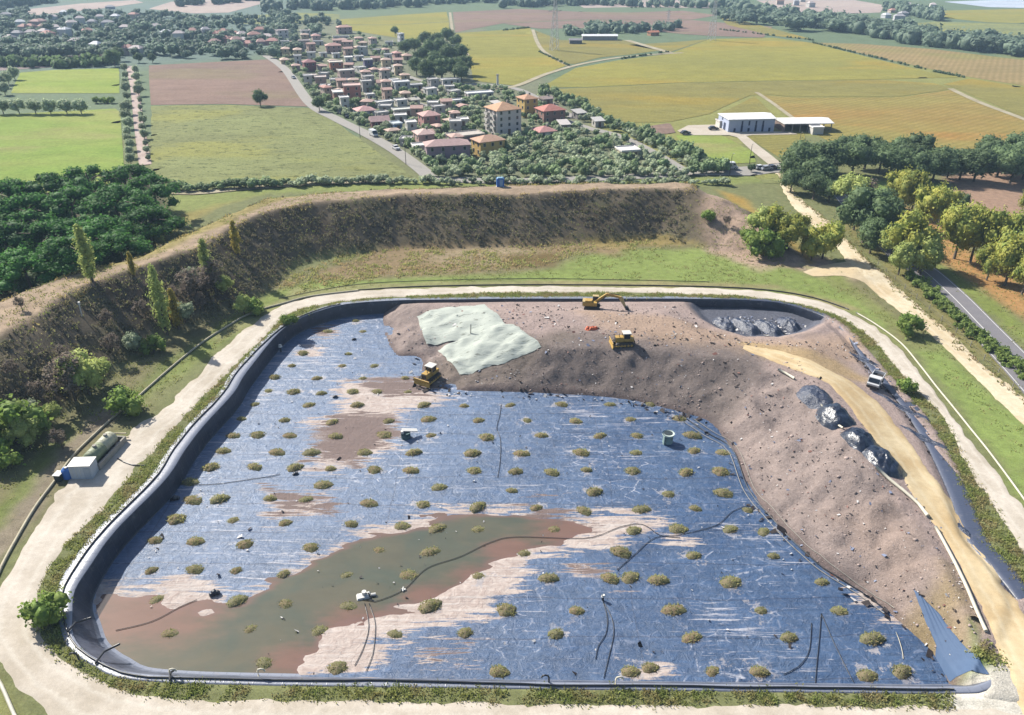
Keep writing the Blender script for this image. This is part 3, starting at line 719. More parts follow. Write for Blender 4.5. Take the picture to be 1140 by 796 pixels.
fld('meadow', [(975,30),(1040,24),(1140,27),(1190,34),(1190,55),(1100,48),(1030,40)], M_OLIVE, step=10)
fld('bare_field', [(1050,2),(1180,-3),(1180,10),(1100,8)], M_PALE, step=12)
fld('meadow', [(255,19),(330,14),(378,16),(378,22),(300,28),(262,26)], M_OLIVE, step=10)
fld('meadow', [(752,151),(800,149),(838,168),(842,181),(790,184),(770,176)], M_GREEN, step=4)
fld('vineyard', [(826,150),(895,148),(900,170),(872,178),(846,163)], M_VINE2, step=4)
fld('meadow', [(880,60),(840,60)] and [(836,193),(866,194),(872,204),(850,204)], M_OLIVE, step=3)
# farm lanes between the fields
M_LANE = gravel('lane_gravel', C(192, 182, 156), C(172, 160, 128), C(200, 190, 168), .2)
def lane(name, pts, w, mat=None, off=.22): return wstrip(name, catmull(P2(pts), 4.0), w, mat or M_LANE, off, step=3)
lane('lane', [(520,108),(548,100),(576,95.5),(610,82),(650,71),(700,63),(760,59)], 4.0)
lane('lane', [(593,33),(603,55),(634,74)], 3.2)
lane('lane', [(698,45),(722,52),(746,59)], 6)
lane('lane', [(501,14),(503,30),(505,42),(521,62)], 3)
lane('lane', [(1058,99),(1090,114),(1140,133),(1190,153)], 3.5)
lane('lane', [(842,103),(860,115),(885,133),(905,141)], 2.4)
lane('lane', [(144,74),(150,100),(155,140),(162,184)], 4.2, gravel('lane_pinkish', C(206, 186, 176), C(186, 164, 154), C(214, 200, 190), .2))
lane('lane', [(185,214),(220,215),(250,212),(300,208),(360,204),(440,202)], 4.5)
# village street and the road behind the embankment
VL = catmull(P2([(296,62),(318,78),(345,115),(375,133),(405,148),(440,168),(470,190),(478,198)]), 3.0)
k = N('street_surface', .9, .15); n1 = k.noise(.4, detail=5); n2 = k.noise(3, detail=4)
M_STREET = k.out(k.gain(k.mix(n1, C(160, 156, 150), C(182, 176, 168)), n2, .88, 1.12))
wstrip('village_street', VL, 5.6, M_STREET, .25, step=3)
wstrip('road', catmull(P2([(478,199),(560,202),(660,199),(740,195),(800,190.5),(850,190.5),(875,189)]), 3.0), 6.5, M_STREET, .2, step=3)
wstrip('village_street', catmull(P2([(630,135),(655,143),(690,152),(730,172),(760,190)]), 3.0), 5, M_STREET, .2, step=3)
wstrip('village_street', catmull(P2([(425,76),(445,82),(480,92),(560,96),(600,110),(640,132)]), 3.0), 4.5, M_STREET, .2, step=3)
wstrip('village_street', catmull(P2([(450,112),(480,120),(505,138),(530,146)]), 3.0), 4, M_STREET, .2, step=3)
sheet('car_park', [(772,196),(776,189),(830,186),(868,182),(872,191),(840,196)], M_STREET, off=.24, step=3)
sheet('warehouse_yard', [(754,146),(766,140),(806,139),(812,147),(880,147),(888,150),(830,151),(846,164),(870,182),(856,184),(836,168),(818,151),(762,151)], M_TRACK, off=.24, step=2.5)
sheet('earth_mound_yard', [(722,141),(746,137),(752,148),(730,151)], M_BROWN, off=.2, step=3)

# ------------------------------------------------------------------ vegetation meshes
ICO_V = None
def ico():
    t = (1+5**.5)/2
    v = np.array([(-1,t,0),(1,t,0),(-1,-t,0),(1,-t,0),(0,-1,t),(0,1,t),(0,-1,-t),(0,1,-t),(t,0,-1),(t,0,1),(-t,0,-1),(-t,0,1)], float)
    v /= np.linalg.norm(v[0])
    f = np.array([(0,11,5),(0,5,1),(0,1,7),(0,7,10),(0,10,11),(1,5,9),(5,11,4),(11,10,2),(10,7,6),(7,1,8),(3,9,4),(3,4,2),(3,2,6),(3,6,8),(3,8,9),(4,9,5),(2,4,11),(6,2,10),(8,6,7),(9,8,1)])
    return v, f
IV, IF = ico()
def leaves(cen, rad, n, size, r, flatz=1.0, core=.78, up=.25):
    """clumps: leaf-sized quads on ragged balls, with a darker solid heart that stops light"""
    V = []; Q = []; T = []; nv = 0
    for c, a in zip(cen, rad):
        d = r.normal(size=(n, 3)); d[:, 2] += up*.6; d /= np.linalg.norm(d, axis=1)[:, None]
        lump = 1+.16*np.sin(d[:, 0]*5+c[0]*3)+.14*np.sin(d[:, 1]*6+c[1]*3)
        p = c+d*a*(r.uniform(.72, 1.08, n)*lump)[:, None]*np.array([1, 1, flatz])
        nn = d+r.normal(size=(n, 3))*.55; nn /= np.linalg.norm(nn, axis=1)[:, None]
        t = np.cross(nn, r.normal(size=(n, 3))); t /= np.linalg.norm(t, axis=1)[:, None]+1e-9
        b = np.cross(nn, t); s = (size*r.uniform(.6, 1.3, n))[:, None]
        V.append(np.stack([p-t*s-b*s*.6, p+t*s-b*s*.6, p+t*s*.7+b*s*.8, p-t*s*.7+b*s*.8], 1).reshape(-1, 3))
        Q.append(np.arange(n*4).reshape(n, 4)+nv); nv += n*4
        cv = IV*a*core*r.uniform(.85, 1.12, (12, 1))*np.array([1, 1, flatz])+c
        V.append(cv); T.append(IF+nv); nv += 12
    return np.concatenate(V), np.concatenate(Q), np.concatenate(T)
def leaf_mat(name, a, b, var=.25, hue=None):
    k = N(name, .75, .25); P = k.obj()
    oi = k.n('ShaderNodeObjectInfo').outputs['Random']
    n1 = k.noise(.55, P, 3); n2 = k.noise(3.5, P, 3, .7)
    c = k.mix(k.rng(n1, .3, .7), a, b)
    if hue: c = k.mix(k.rng(k.noise(.3, P, 2), .45, .65, 0, .8), c, hue)
    c = k.gain(c, n2, .6, 1.4)
    q = k.n('ShaderNodeVectorMath', operation='SCALE'); k.put(q.inputs[0], c); k.L(k.rng(oi, 0, 1, 1.2*(1-var), 1.2*(1+var), False), q.inputs['Scale'])
    m = k.out(q.outputs[0]); tr = k.n('ShaderNodeBsdfTranslucent'); k.L(q.outputs[0], tr.inputs[0]); mx = k.n('ShaderNodeMixShader'); mx.inputs[0].default_value = .42
    k.L(k.b.outputs[0], mx.inputs[1]); k.L(tr.outputs[0], mx.inputs[2]); k.L(mx.outputs[0], [o for o in k.t.nodes if o.type == 'OUTPUT_MATERIAL'][0].inputs[0]); return m
M_PINE = leaf_mat('pine_needles', C(64, 112, 54), C(100, 152, 68), .25)
M_DARK = leaf_mat('dark_leaves', C(104, 128, 88), C(126, 148, 98), .2)
M_YEL = leaf_mat('yellowing_leaves', C(174, 182, 84), C(200, 194, 88), .15, C(146, 168, 86))
M_POP = leaf_mat('poplar_leaves', C(176, 194, 108), C(204, 212, 124), .15)
M_GOLD = leaf_mat('golden_leaves', C(204, 182, 88), C(186, 176, 84), .1)
M_OLV = leaf_mat('olive_leaves', C(196, 206, 168), C(168, 186, 146), .28)
M_BUSH = leaf_mat('bush_leaves', C(134, 166, 74), C(166, 184, 88), .2)
M_GREY = leaf_mat('grey_twigs', C(158, 140, 128), C(136, 128, 108), .15)
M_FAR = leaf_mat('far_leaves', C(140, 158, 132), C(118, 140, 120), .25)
M_HEDGE = leaf_mat('hedge_leaves', C(120, 146, 72), C(146, 164, 84), .15)
M_BARK = flat('bark', C(110, 98, 86), .9, .25, 4)
def crown(kind, H, r, dens=1.0):
    cen = []; rad = []
    if kind == 'round':
        for i in range(20):
            d = r.normal(size=3); d /= np.linalg.norm(d); q = r.uniform(.35, .85)
            cen.append((d[0]*.40*H*q, d[1]*.40*H*q, H*(.54+.32*d[2]*q))); rad.append(H*r.uniform(.15, .22))
        return leaves(np.array(cen), rad, int(100*dens), H*.024/dens**.5, r)
    if kind == 'pine':
        for i in range(26):
            a = r.uniform(0, 6.283); q = r.uniform(0, 1)**.5
            cen.append((math.cos(a)*q*.47*H, math.sin(a)*q*.47*H, H*(.90-.40*q*q+r.uniform(-.025, .025)))); rad.append(H*r.uniform(.10, .15))
        return leaves(np.array(cen), rad, int(130*dens), H*.014/dens**.5, r, .8, up=.5)
    if kind == 'poplar':
        for i in range(24):
            t = i/23; w = math.sin(math.pi*min(1, .12+.88*t)**.8)*.5+.5; a = r.uniform(0, 6.283); e = .085*H*math.sin(math.pi*min(1, t*.85+.14))
            cen.append((math.cos(a)*e*.7, math.sin(a)*e*.7, H*(.12+.82*t))); rad.append(H*(.04+.062*math.sin(math.pi*min(1, t*.85+.12)))*r.uniform(.85, 1.2))
        return leaves(np.array(cen), rad, int(60*dens), H*.014/dens**.5*1.2, r, 1.35, core=.5)
    if kind == 'bush':
        for i in range(11):
            a = r.uniform(0, 6.283); q = r.uniform(0, 1)**.6
            cen.append((math.cos(a)*q*.42*H, math.sin(a)*q*.42*H, H*r.uniform(.28, .72)*(1-.35*q))); rad.append(H*r.uniform(.2, .3))
        return leaves(np.array(cen), rad, int(70*dens), H*.04/dens**.5, r)
    if kind == 'airy':
        for i in range(24):
            d = r.normal(size=3); d /= np.linalg.norm(d); q = r.uniform(.3, 1)
            cen.append((d[0]*.34*H*q, d[1]*.34*H*q, H*(.56+.34*d[2]*q))); rad.append(H*r.uniform(.08, .15))
        return leaves(np.array(cen), rad, int(55*dens), H*.02/dens**.5, r, core=.45)
    if kind == 'shrub':                      # small far tree, one clump group
        for i in range(5):
            a = r.uniform(0, 6.283); q = r.uniform(.1, .8)
            cen.append((math.cos(a)*q*.4*H, math.sin(a)*q*.4*H, H*r.uniform(.45, .7))); rad.append(H*r.uniform(.24, .34))
        return leaves(np.array(cen), rad, 26, H*.08, r, core=.86)
def trunk_mb(kind, H, r):
    m = MB()
    top = {'round': .62, 'pine': .84, 'poplar': .85, 'bush': .45, 'airy': .6, 'shrub': .5}[kind]
    r0 = H*(.022 if kind != 'bush' else .03)
    ln = [(0, 0, -.4), (H*.008, H*.006, H*top*.35), (H*-.006, H*.01, H*top*.7), (0, 0, H*top)]
    m.tube(ln, [r0*1.3, r0, r0*.75, r0*.35], 7)
    if kind != 'shrub':
        for i in range(6 if kind != 'poplar' else 4):
            a = i*1.05+r.uniform(-.3, .3); z0 = H*top*r.uniform(.5, .85) if kind != 'pine' else H*r.uniform(.62, .74)
            L = H*{'round': .28, 'pine': .38, 'poplar': .07, 'bush': .3, 'airy': .28}[kind]
            m.tube([(0, 0, z0), (math.cos(a)*L*.5, math.sin(a)*L*.5, z0+L*.28), (math.cos(a)*L, math.sin(a)*L, z0+L*(.45 if kind != 'pine' else .3))], [r0*.5, r0*.35, r0*.15], 5)
    return m
LIB = {}
def variants(kind, mat, H, n, dens, key):
    out = []
    for i in range(n):
        r = np.random.default_rng(100+i*7+len(LIB)*13)
        V, Q, T = crown(kind, H, r, dens)
        me = npmesh('crown', V, [Q, T], smooth=False); me.materials.append(mat)
        tm = trunk_mb(kind, H, r).mesh('trunk', True); tm.materials.append(M_BARK)
        out.append((me, tm))
    LIB[key] = (out, H)
variants('pine', M_PINE, 17, 5, 1.0, 'pine')
variants('round', M_DARK, 13, 5, 1.2, 'dark')
variants('round', M_YEL, 13, 5, 1.2, 'yellow')
variants('poplar', M_POP, 12, 3, 1.2, 'poplar')
variants('poplar', M_GOLD, 9, 2, .8, 'gold')
variants('bush', M_BUSH, 3.5, 4, 1.0, 'bush')
variants('airy', M_GREY, 6, 3, 1.0, 'grey')
variants('round', M_OLV, 8, 4, .7, 'grove')
variants('round', M_POP, 9, 4, 1.0, 'mid')
ORD = 'first second third fourth fifth sixth seventh eighth ninth tenth eleventh twelfth thirteenth fourteenth fifteenth sixteenth seventeenth eighteenth nineteenth twentieth'.split()
TENS_ = 0
ORD += ['twenty '+x for x in ORD[:9]]+['thirtieth']+['thirty '+x for x in ORD[:9]]+['fortieth']+['forty '+x for x in ORD[:9]]
for a_, b_ in (('fiftieth', 'fifty '), ('sixtieth', 'sixty '), ('seventieth', 'seventy '), ('eightieth', 'eighty ')): ORD += [a_]+[b_+x for x in ORD[:9]]
BYG = {}
def ordinals(side='left'):
    for g, l in BYG.items():
        if len(l) < 2: continue
        for i, (u, o) in enumerate(sorted(l, key=lambda q: q[0])): o['label'] = o['label']+', '+ORD[i]+' from the '+side
    BYG.clear()
def tree(key, u, v, hpx, label, cat='tree', group=None, name='tree', z=None, hm=None, wide=1.0):
    p = at(u, v, 0 if z is None else z)
    if z is None and v > 200:
        z_ = 0.0
        for _ in range(12): z_ = .55*z_+.45*gz(at(u, v, z_))
        p = at(u, v, z_)
    zz = gz(p)
    if z is not None: zz = gz(p)-.1
    vs, H = LIB[key]; me, tm = random.choice(vs)
    h = hm if hm else hpx*mpp(u, v, zz)*1.12
    s = h/H
    t = thing(name, (p.x, p.y, zz), random.uniform(0, 6.28), label, cat, group); t.scale = (s*wide, s*wide, s)
    if group: BYG.setdefault(group, []).append((u, t))
    for nm, m in (('crown', me), ('trunk', tm)):
        o = bpy.data.objects.new(nm, m); COL.objects.link(o); o.parent = t
    return t
# umbrella pines, left
PIN = [(22,232,14),(66,224,14),(108,217,15),(148,214,15),(178,224,14),(0,262,15),(44,256,15),(92,248,15),(140,250,16),(172,262,13),(20,292,15),(74,284,14),(122,286,15),(-24,290,15),(-12,330,14),(44,326,12),(92,318,11),(146,300,10)]
pl = 'dark green umbrella pine in the left grove'
for u, v, h in PIN:
    tree('pine', u, v+22, 0, pl, 'pine', 'umbrella pines in the grove on the left', 'pine_tree', z=0.0, hm=h*1.0, wide=1.28)
for u, v in [(40,262),(84,262),(124,258),(160,244),(60,310),(104,308),(132,306),(24,318),(6,296),(160,286),(-10,262),(70,244),(150,262),(30,290),(88,296),(116,240),(182,250),(50,328)]:
    tree('dark', u, v+12, 0, 'dark understorey tree filling the gaps of the pine grove', 'tree', 'understorey of the pine grove', 'tree', z=0.0, hm=random.uniform(6.5, 9), wide=1.35)
for u, v, hp, key, lb, nm in [
    (103,313,60,'poplar','slim pale green poplar standing on the left crest of the bank','poplar_tree'),
    (186,372,74,'poplar','tall dense green poplar at the foot of the dark bank','poplar_tree'),
    (199,366,44,'gold','thin yellow poplar sapling close behind the tall dense poplar','poplar_tree'),
    (148,302,26,'gold','small golden tree on the crest right of the pale poplar','tree'),
    (229,290,46,'poplar','grey green poplar rising through the crest of the bank','poplar_tree'),
    (265,284,36,'gold','narrow yellow poplar just right of the grey green poplar on the bank','poplar_tree'),
    (174,278,28,'mid','light green young tree beside the pine grove','tree'),
    (214,336,40,'grey','bare greyish shrub right of the tall dense poplar','shrub'),
    (240,325,38,'grey','bare pinkish shrub on the bank near the gravel track bend','shrub'),
    (84,446,58,'grey','large pinkish brown bush at the foot of the bank','bush'),
    (100,440,54,'mid','grey green bush touching the pinkish bush at the foot of the bank','bush'),
    (20,494,56,'bush','bright green bush at the left edge below the bank','bush'),
    (34,500,40,'mid','dull green bush in front of the bright bush at the left edge','bush'),
    (140,460,34,'bush','round dark green bush beside the pale kerb and gravel track','bush'),
    (272,350,22,'mid','left one of a pair of small shrubs outside the track bend','shrub'),
    (283,349,20,'bush','right one of a pair of small shrubs outside the track bend','shrub'),
    (322,362,16,'bush','small yellow green bush between the track and the pit corner','bush'),
    (54,690,38,'bush','bright green bush at the lower left pit corner','bush'),
    (1011,372,26,'bush','small dark bush between the track and the tan road','bush'),
    (1008,436,18,'bush','little brownish weed bush on the verge of the right track','bush'),
    (290,118,18,'dark','lone dark round tree on the edge of the ploughed field','tree'),
    (356,124,16,'dark','dark tree at the roadside corner of the ploughed field','tree'),
    (1068,236,22,'dark','dark tree alone in front of the far right brown field','tree'),
    (836,192,10,'dark','small dark tree beside the car park','tree'),
    (664,217,10,'bush','dark little bush on the crest of the bank','bush'),
    (788,245,14,'bush','dark bush on the lit end of the bank','bush'),
    (808,252,12,'grey','brown bush on the lit end of the bank','bush'),
    (440,40,10,'dark','thin dark cypress at the corner of the far vineyard','cypress')]:
    zz = HC if (235 < v < 350 and u < 275 and lb.find('crest') >= 0) else None
    tree(key, u, v, hp, lb, 'tree' if 'bush' not in nm and 'shrub' not in nm else 'bush', None, nm, z=zz, wide=.8 if 'tall dense' in lb[:12] else 1.0)
for i_, (u, v, hp, key) in enumerate([(58,474,34,'mid'),(46,446,30,'grey'),(70,500,30,'bush'),(112,426,36,'mid'),(128,404,30,'grey'),(152,394,30,'mid'),(172,392,26,'bush'),(208,364,30,'mid'),(226,352,26,'grey'),(252,338,26,'mid'),(158,338,26,'grey'),(118,356,22,'bush'),(228,316,26,'grey'),(212,304,24,'mid'),(30,360,20,'bush'),(14,420,26,'grey'),(70,400,22,'bush'),(36,470,30,'mid'),(8,520,34,'bush'),(196,350,26,'grey')]):
    tree({'mid': 'grove', 'bush': 'grey'}.get(key, key) if i_ % 3 else key, u, v, hp*.85, 'ragged shrub on the dark left bank', 'bush', 'shrubs on the dark left bank', 'shrub', z=gz(at(u, v, 3))*.8 if v < 420 else None)
# left of the tan road: thicket
for u, v, hp, key in [(850,285,38,'bush'),(845,262,34,'mid'),(862,268,44,'mid'),(876,278,44,'yellow'),(893,284,30,'gold'),(903,290,30,'mid'),(915,288,48,'mid'),(858,288,22,'bush'),(888,262,30,'yellow'),(834,270,22,'bush')]:
    tree('yellow' if key == 'mid' and u > 860 else key, u, v, hp*.88, 'bushy tree in the thicket left of the tan road', 'tree', 'thicket left of the tan road', 'tree')
# right: along the asphalt road
for u, v, hp in [(996,232,40),(1013,240,44),(1030,258,48),(1044,252,40),(1062,288,58),(1080,292,56),(1097,296,54),(1110,288,50),(1098,312,40),(1118,318,56),(1130,312,40),(1137,328,46),(1140,240,30),(1148,300,50)]:
    tree('yellow', u, v, hp*1.02, 'yellowing round tree in the row beyond the asphalt road', 'tree', 'yellowing trees along the asphalt road', 'tree', wide=.78, hm=hp*mpp(u, v)*1.25)
for u, v, hp, key in [(1008,298,62,'yellow'),(1022,304,46,'mid'),(1000,306,36,'mid'),(990,290,38,'mid'),(1024,306,34,'yellow')]:
    tree(key, u, v, hp, 'light green tree between the two roads', 'tree', 'clump of trees between the two roads', 'tree', wide=.9)
for u, v, hp, key in [(942,232,40,'mid'),(960,270,62,'dark'),(975,262,50,'dark'),(950,256,40,'dark'),(985,276,34,'dark'),(962,232,32,'grey'),(968,282,40,'dark')]:
    tree(key, u, v, hp, 'dark leafy tree in the clump just right of the tan road', 'tree', 'dark trees just right of the tan road', 'tree')
for u, v, hp in [(886,204,48),(900,212,44),(915,214,40),(893,190,40),(912,192,42),(930,194,42),(948,196,44),(962,188,44),(978,192,38),(990,196,40),(1004,198,38),(1018,186,44),(1022,202,40),(1038,202,44),(1054,198,36),(1068,200,38),(1084,202,44),(1096,186,40),(1110,196,40),(1124,204,44),(1138,200,46),(1150,196,44),(905,222,34),(922,225,30),(880,214,30),(940,176,30),(1000,182,34),(1128,182,40),(1142,180,40)]:
    tree('dark', u, v, hp, 'dark evergreen in the belt below the rust vineyard', 'tree', 'dark tree belt on the right', 'tree', wide=1.2, hm=hp*mpp(u, v)*.95)
ordinals()
# lane avenue, far left, and field hedges
for i in range(14):
    v = 80+i*8.0
    u = 139+i*.55
    tree('grove', u+random.uniform(-1, 1), v, 0, 'grey green tree in the row left of the pink lane', 'tree', 'trees along the pink lane', 'tree', hm=random.uniform(4.5, 7))
    if v < 180: tree('grove', u+13.5+i*.5+random.uniform(-1, 1), v+3, 0, 'small tree in the row right of the pink lane', 'tree', 'small trees right of the pink lane', 'tree', hm=random.uniform(2.5, 5) if v > 108 else random.uniform(5, 7))
for g_ in list(BYG): BYG[g_] = [(q[1].location.y*-1, q[1]) for q in BYG[g_]]
ordinals('top')
for u in (4, 22, 40, 57, 75, 91): tree('grove', u, 127, 16, 'round grey tree between the two green meadows', 'tree', 'round grey trees between the meadows', 'tree', wide=1.2)
for u in (108, 116, 124): tree('bush', u, 115, 8, 'low bush between the two meadows', 'bush', 'low bushes between the meadows', 'bush')
for u, v in [(2,92),(10,88),(17,83),(-8,98),(6,100)]: tree('grove', u, v+6, 14, 'grey tree left of the upper green meadow', 'tree', 'grey trees left of the upper meadow', 'tree')
for u, v, h in [(128,74,18),(134,68,15),(155,70,11),(170,70,10)]: tree('dark', u, v, h, 'dark tree at the top end of the pink lane', 'tree', 'dark trees at the top of the pink lane', 'tree')
# dark grove behind the village
for u, v in [(462,60),(474,52),(486,54),(498,50),(508,54),(470,72),(484,76),(498,72),(512,70),(464,84),(478,90),(492,90),(506,88),(518,84),(490,64),(480,64),(514,92),(452,62)]:
    tree('dark', u, v, 24, 'big dark tree in the grove behind the village', 'tree', 'dark grove behind the village', 'tree', hm=random.uniform(11, 15), wide=1.15)

ordinals()
# ------------------------------------------------------------------ houses
M_GLASS = flat('window_glass', (.012, .016, .022), .15, .1, 2, .5)
M_FRAME = flat('window_frame', C(220, 216, 208), .6, .05)
M_DOOR = flat('door_wood', C(120, 90, 70), .6, .2)
M_CONC = flat('concrete', C(176, 170, 160), .9, .15, 1.2)
def wallm(c): return flat('plaster_%d_%d_%d' % c, C(*c), .9, .08, .6)
def roofm(c):
    g_ = sum(c)/3; c = tuple(int(g_+(q-g_)*.8+14) for q in c)
    nm = 'roof_%d_%d_%d' % c
    if nm in MATS: return MATS[nm]
    k = N(nm, .85, .2); P = k.obj(); n = k.noise(1.2, P, 5); n2 = k.noise(6, k.vec(P, (1, 3, 1)), 3)
    MATS[nm] = k.out(k.gain(k.gain(C(*c), n, .78, 1.22), n2, .85, 1.15)); return MATS[nm]
wb = MB(); wb.box(0, 0, 0, 1.15, .10, 1.45, m=0); wb.box(0, -.04, 0, .95, .06, 1.25, m=1)
WIN = wb.mesh('window'); WIN.materials.append(M_FRAME); WIN.materials.append(M_GLASS)
db = MB(); db.box(0, 0, 0, 1.2, .12, 2.2); DOOR = db.mesh('door'); DOOR.materials.append(M_DOOR)
bb = MB(); bb.box(0, -.6, 0, 3.0, 1.2, .16); bb.box(0, -1.17, .5, 3.0, .08, .95); bb.box(-1.46, -.6, .5, .08, 1.2, .95); bb.box(1.46, -.6, .5, .08, 1.2, .95)
BALC = bb.mesh('balcony'); BALC.materials.append(flat('balcony_white', C(226, 220, 210), .8, .06))
def kid(name, me, parent, loc, rz=0, sc=None):
    o = bpy.data.objects.new(name, me); COL.objects.link(o); o.parent = parent; o.location = loc; o.rotation_euler = (0, 0, rz)
    if sc: o.scale = sc
    return o
VR = .42
def house(u, v, wpx, d, st, roof, wc, rc, label, rz=None, wins=True, balc=0, chim=True, cat='house', group=None, name='house', hst=2.65, rh=None):
    p = at(u, v); w = wpx*mpp(u, v)*(.9 if wpx < 30 else 1); rz = VR if rz is None else rz; d = d*.85
    w = w/(abs(math.cos(rz))+abs(math.sin(rz))*d/max(w, 1)) if roof != 'flat' or True else w
    w = max(w, 2.2)
    Rz = Matrix.Rotation(rz, 3, 'Z'); c = p+Vector((0, (abs(math.sin(rz))*w+abs(math.cos(rz))*d)/2, 0)); c.z = gz(c)
    t = thing(name, c, rz, label, cat, group)
    h = st*hst
    MB().box(0, 0, h/2-.3, w, d, h+.6).build('wall', wallm(wc), t)
    rb = MB(); e = .5; rh = rh or min(w, d)*.24; a, b = w/2+e, d/2+e
    th = .18
    if roof == 'hip':
        k = max(0, a-b) if a > b else 0; k2 = max(0, b-a)
        top = [(-k, -k2, h+rh), (k, k2, h+rh)] if True else 0
        vs = [(-a, -b, h), (a, -b, h), (a, b, h), (-a, b, h), (-a, -b, h+th), (a, -b, h+th), (a, b, h+th), (-a, b, h+th), (-k, -k2, h+rh), (k, k2, h+rh)]
        if a > b: f = [(4, 5, 9, 8), (6, 7, 8, 9), (5, 6, 9), (7, 4, 8)]
        else: f = [(4, 5, 8), (6, 7, 9), (5, 6, 9, 8), (7, 4, 8, 9)]
        rb.add(vs, f+[(3, 2, 1, 0), (0, 1, 5, 4), (1, 2, 6, 5), (2, 3, 7, 6), (3, 0, 4, 7)])
    elif roof == 'gable':
        vs = [(-a, -b, h), (a, -b, h), (a, b, h), (-a, b, h), (-a, -b, h+th), (a, -b, h+th), (a, b, h+th), (-a, b, h+th), (-a, 0, h+rh), (a, 0, h+rh)]
        rb.add(vs, [(4, 5, 9, 8), (6, 7, 8, 9), (5, 6, 9), (7, 4, 8), (3, 2, 1, 0), (0, 1, 5, 4), (1, 2, 6, 5), (2, 3, 7, 6), (3, 0, 4, 7)])
    elif roof == 'shed':
        vs = [(-a, -b, h-.1), (a, -b, h-.1), (a, b, h+.8), (-a, b, h+.8), (-a, -b, h+.1), (a, -b, h+.1), (a, b, h+1.0), (-a, b, h+1.0)]
        rb.add(vs, [(3, 2, 1, 0), (4, 5, 6, 7), (0, 1, 5, 4), (1, 2, 6, 5), (2, 3, 7, 6), (3, 0, 4, 7)])
    else:
        rb.box(0, 0, h+.1, w+.5, d+.5, .24); 
        for sx, sy, lx, ly in ((0, -1, w+.5, .2), (0, 1, w+.5, .2), (-1, 0, .2, d+.1), (1, 0, .2, d+.1)):
            rb.box(sx*(w/2+.15), sy*(d/2+.15), h+.4, lx, ly, .36)
    ro = rb.build('roof', roofm(rc), t)
    if chim and roof in ('hip', 'gable'):
        MB().box(w*.22, d*.1, h+rh*.75, .7, .7, 1.5).box(w*.22, d*.1, h+rh*.75+.8, .9, .9, .12).build('chimney', M_CONC, ro)
    if wins:
        for s in range(int(st)):
            z = s*hst+1.6
            for side, L, D, ang in (('f', w, d, 0), ('b', w, d, math.pi), ('l', d, w, -math.pi/2), ('r', d, w, math.pi/2)):
                n = max(1, int(L/3.4)); 
                for i in range(n):
                    x = (i+.5)/n*L-L/2
                    loc = Matrix.Rotation(ang, 3, 'Z') @ Vector((x, -D/2-.02, z))
                    if s == 0 and side == 'f' and i == n//2: kid('door', DOOR, t, loc+Vector((0, 0, -.48)), ang)
                    else: kid('window', WIN, t, loc, ang)
    for i in range(balc):
        for s in range(1, int(st)):
            ang = -math.pi/2; n = max(1, int(d/4.2))
            for q in range(n):
                kid('balcony', BALC, t, Matrix.Rotation(ang, 3, 'Z') @ Vector(((q+.5)/n*d-d/2, -w/2, s*hst)), ang)
    return t
PK, RD, OR, BR, GR, WH, TN, YL, WT = (206,150,140), (190,104,92), (206,150,108), (150,110,100), (168,162,160), (232,228,222), (196,170,146), (226,190,112), (226,222,214)
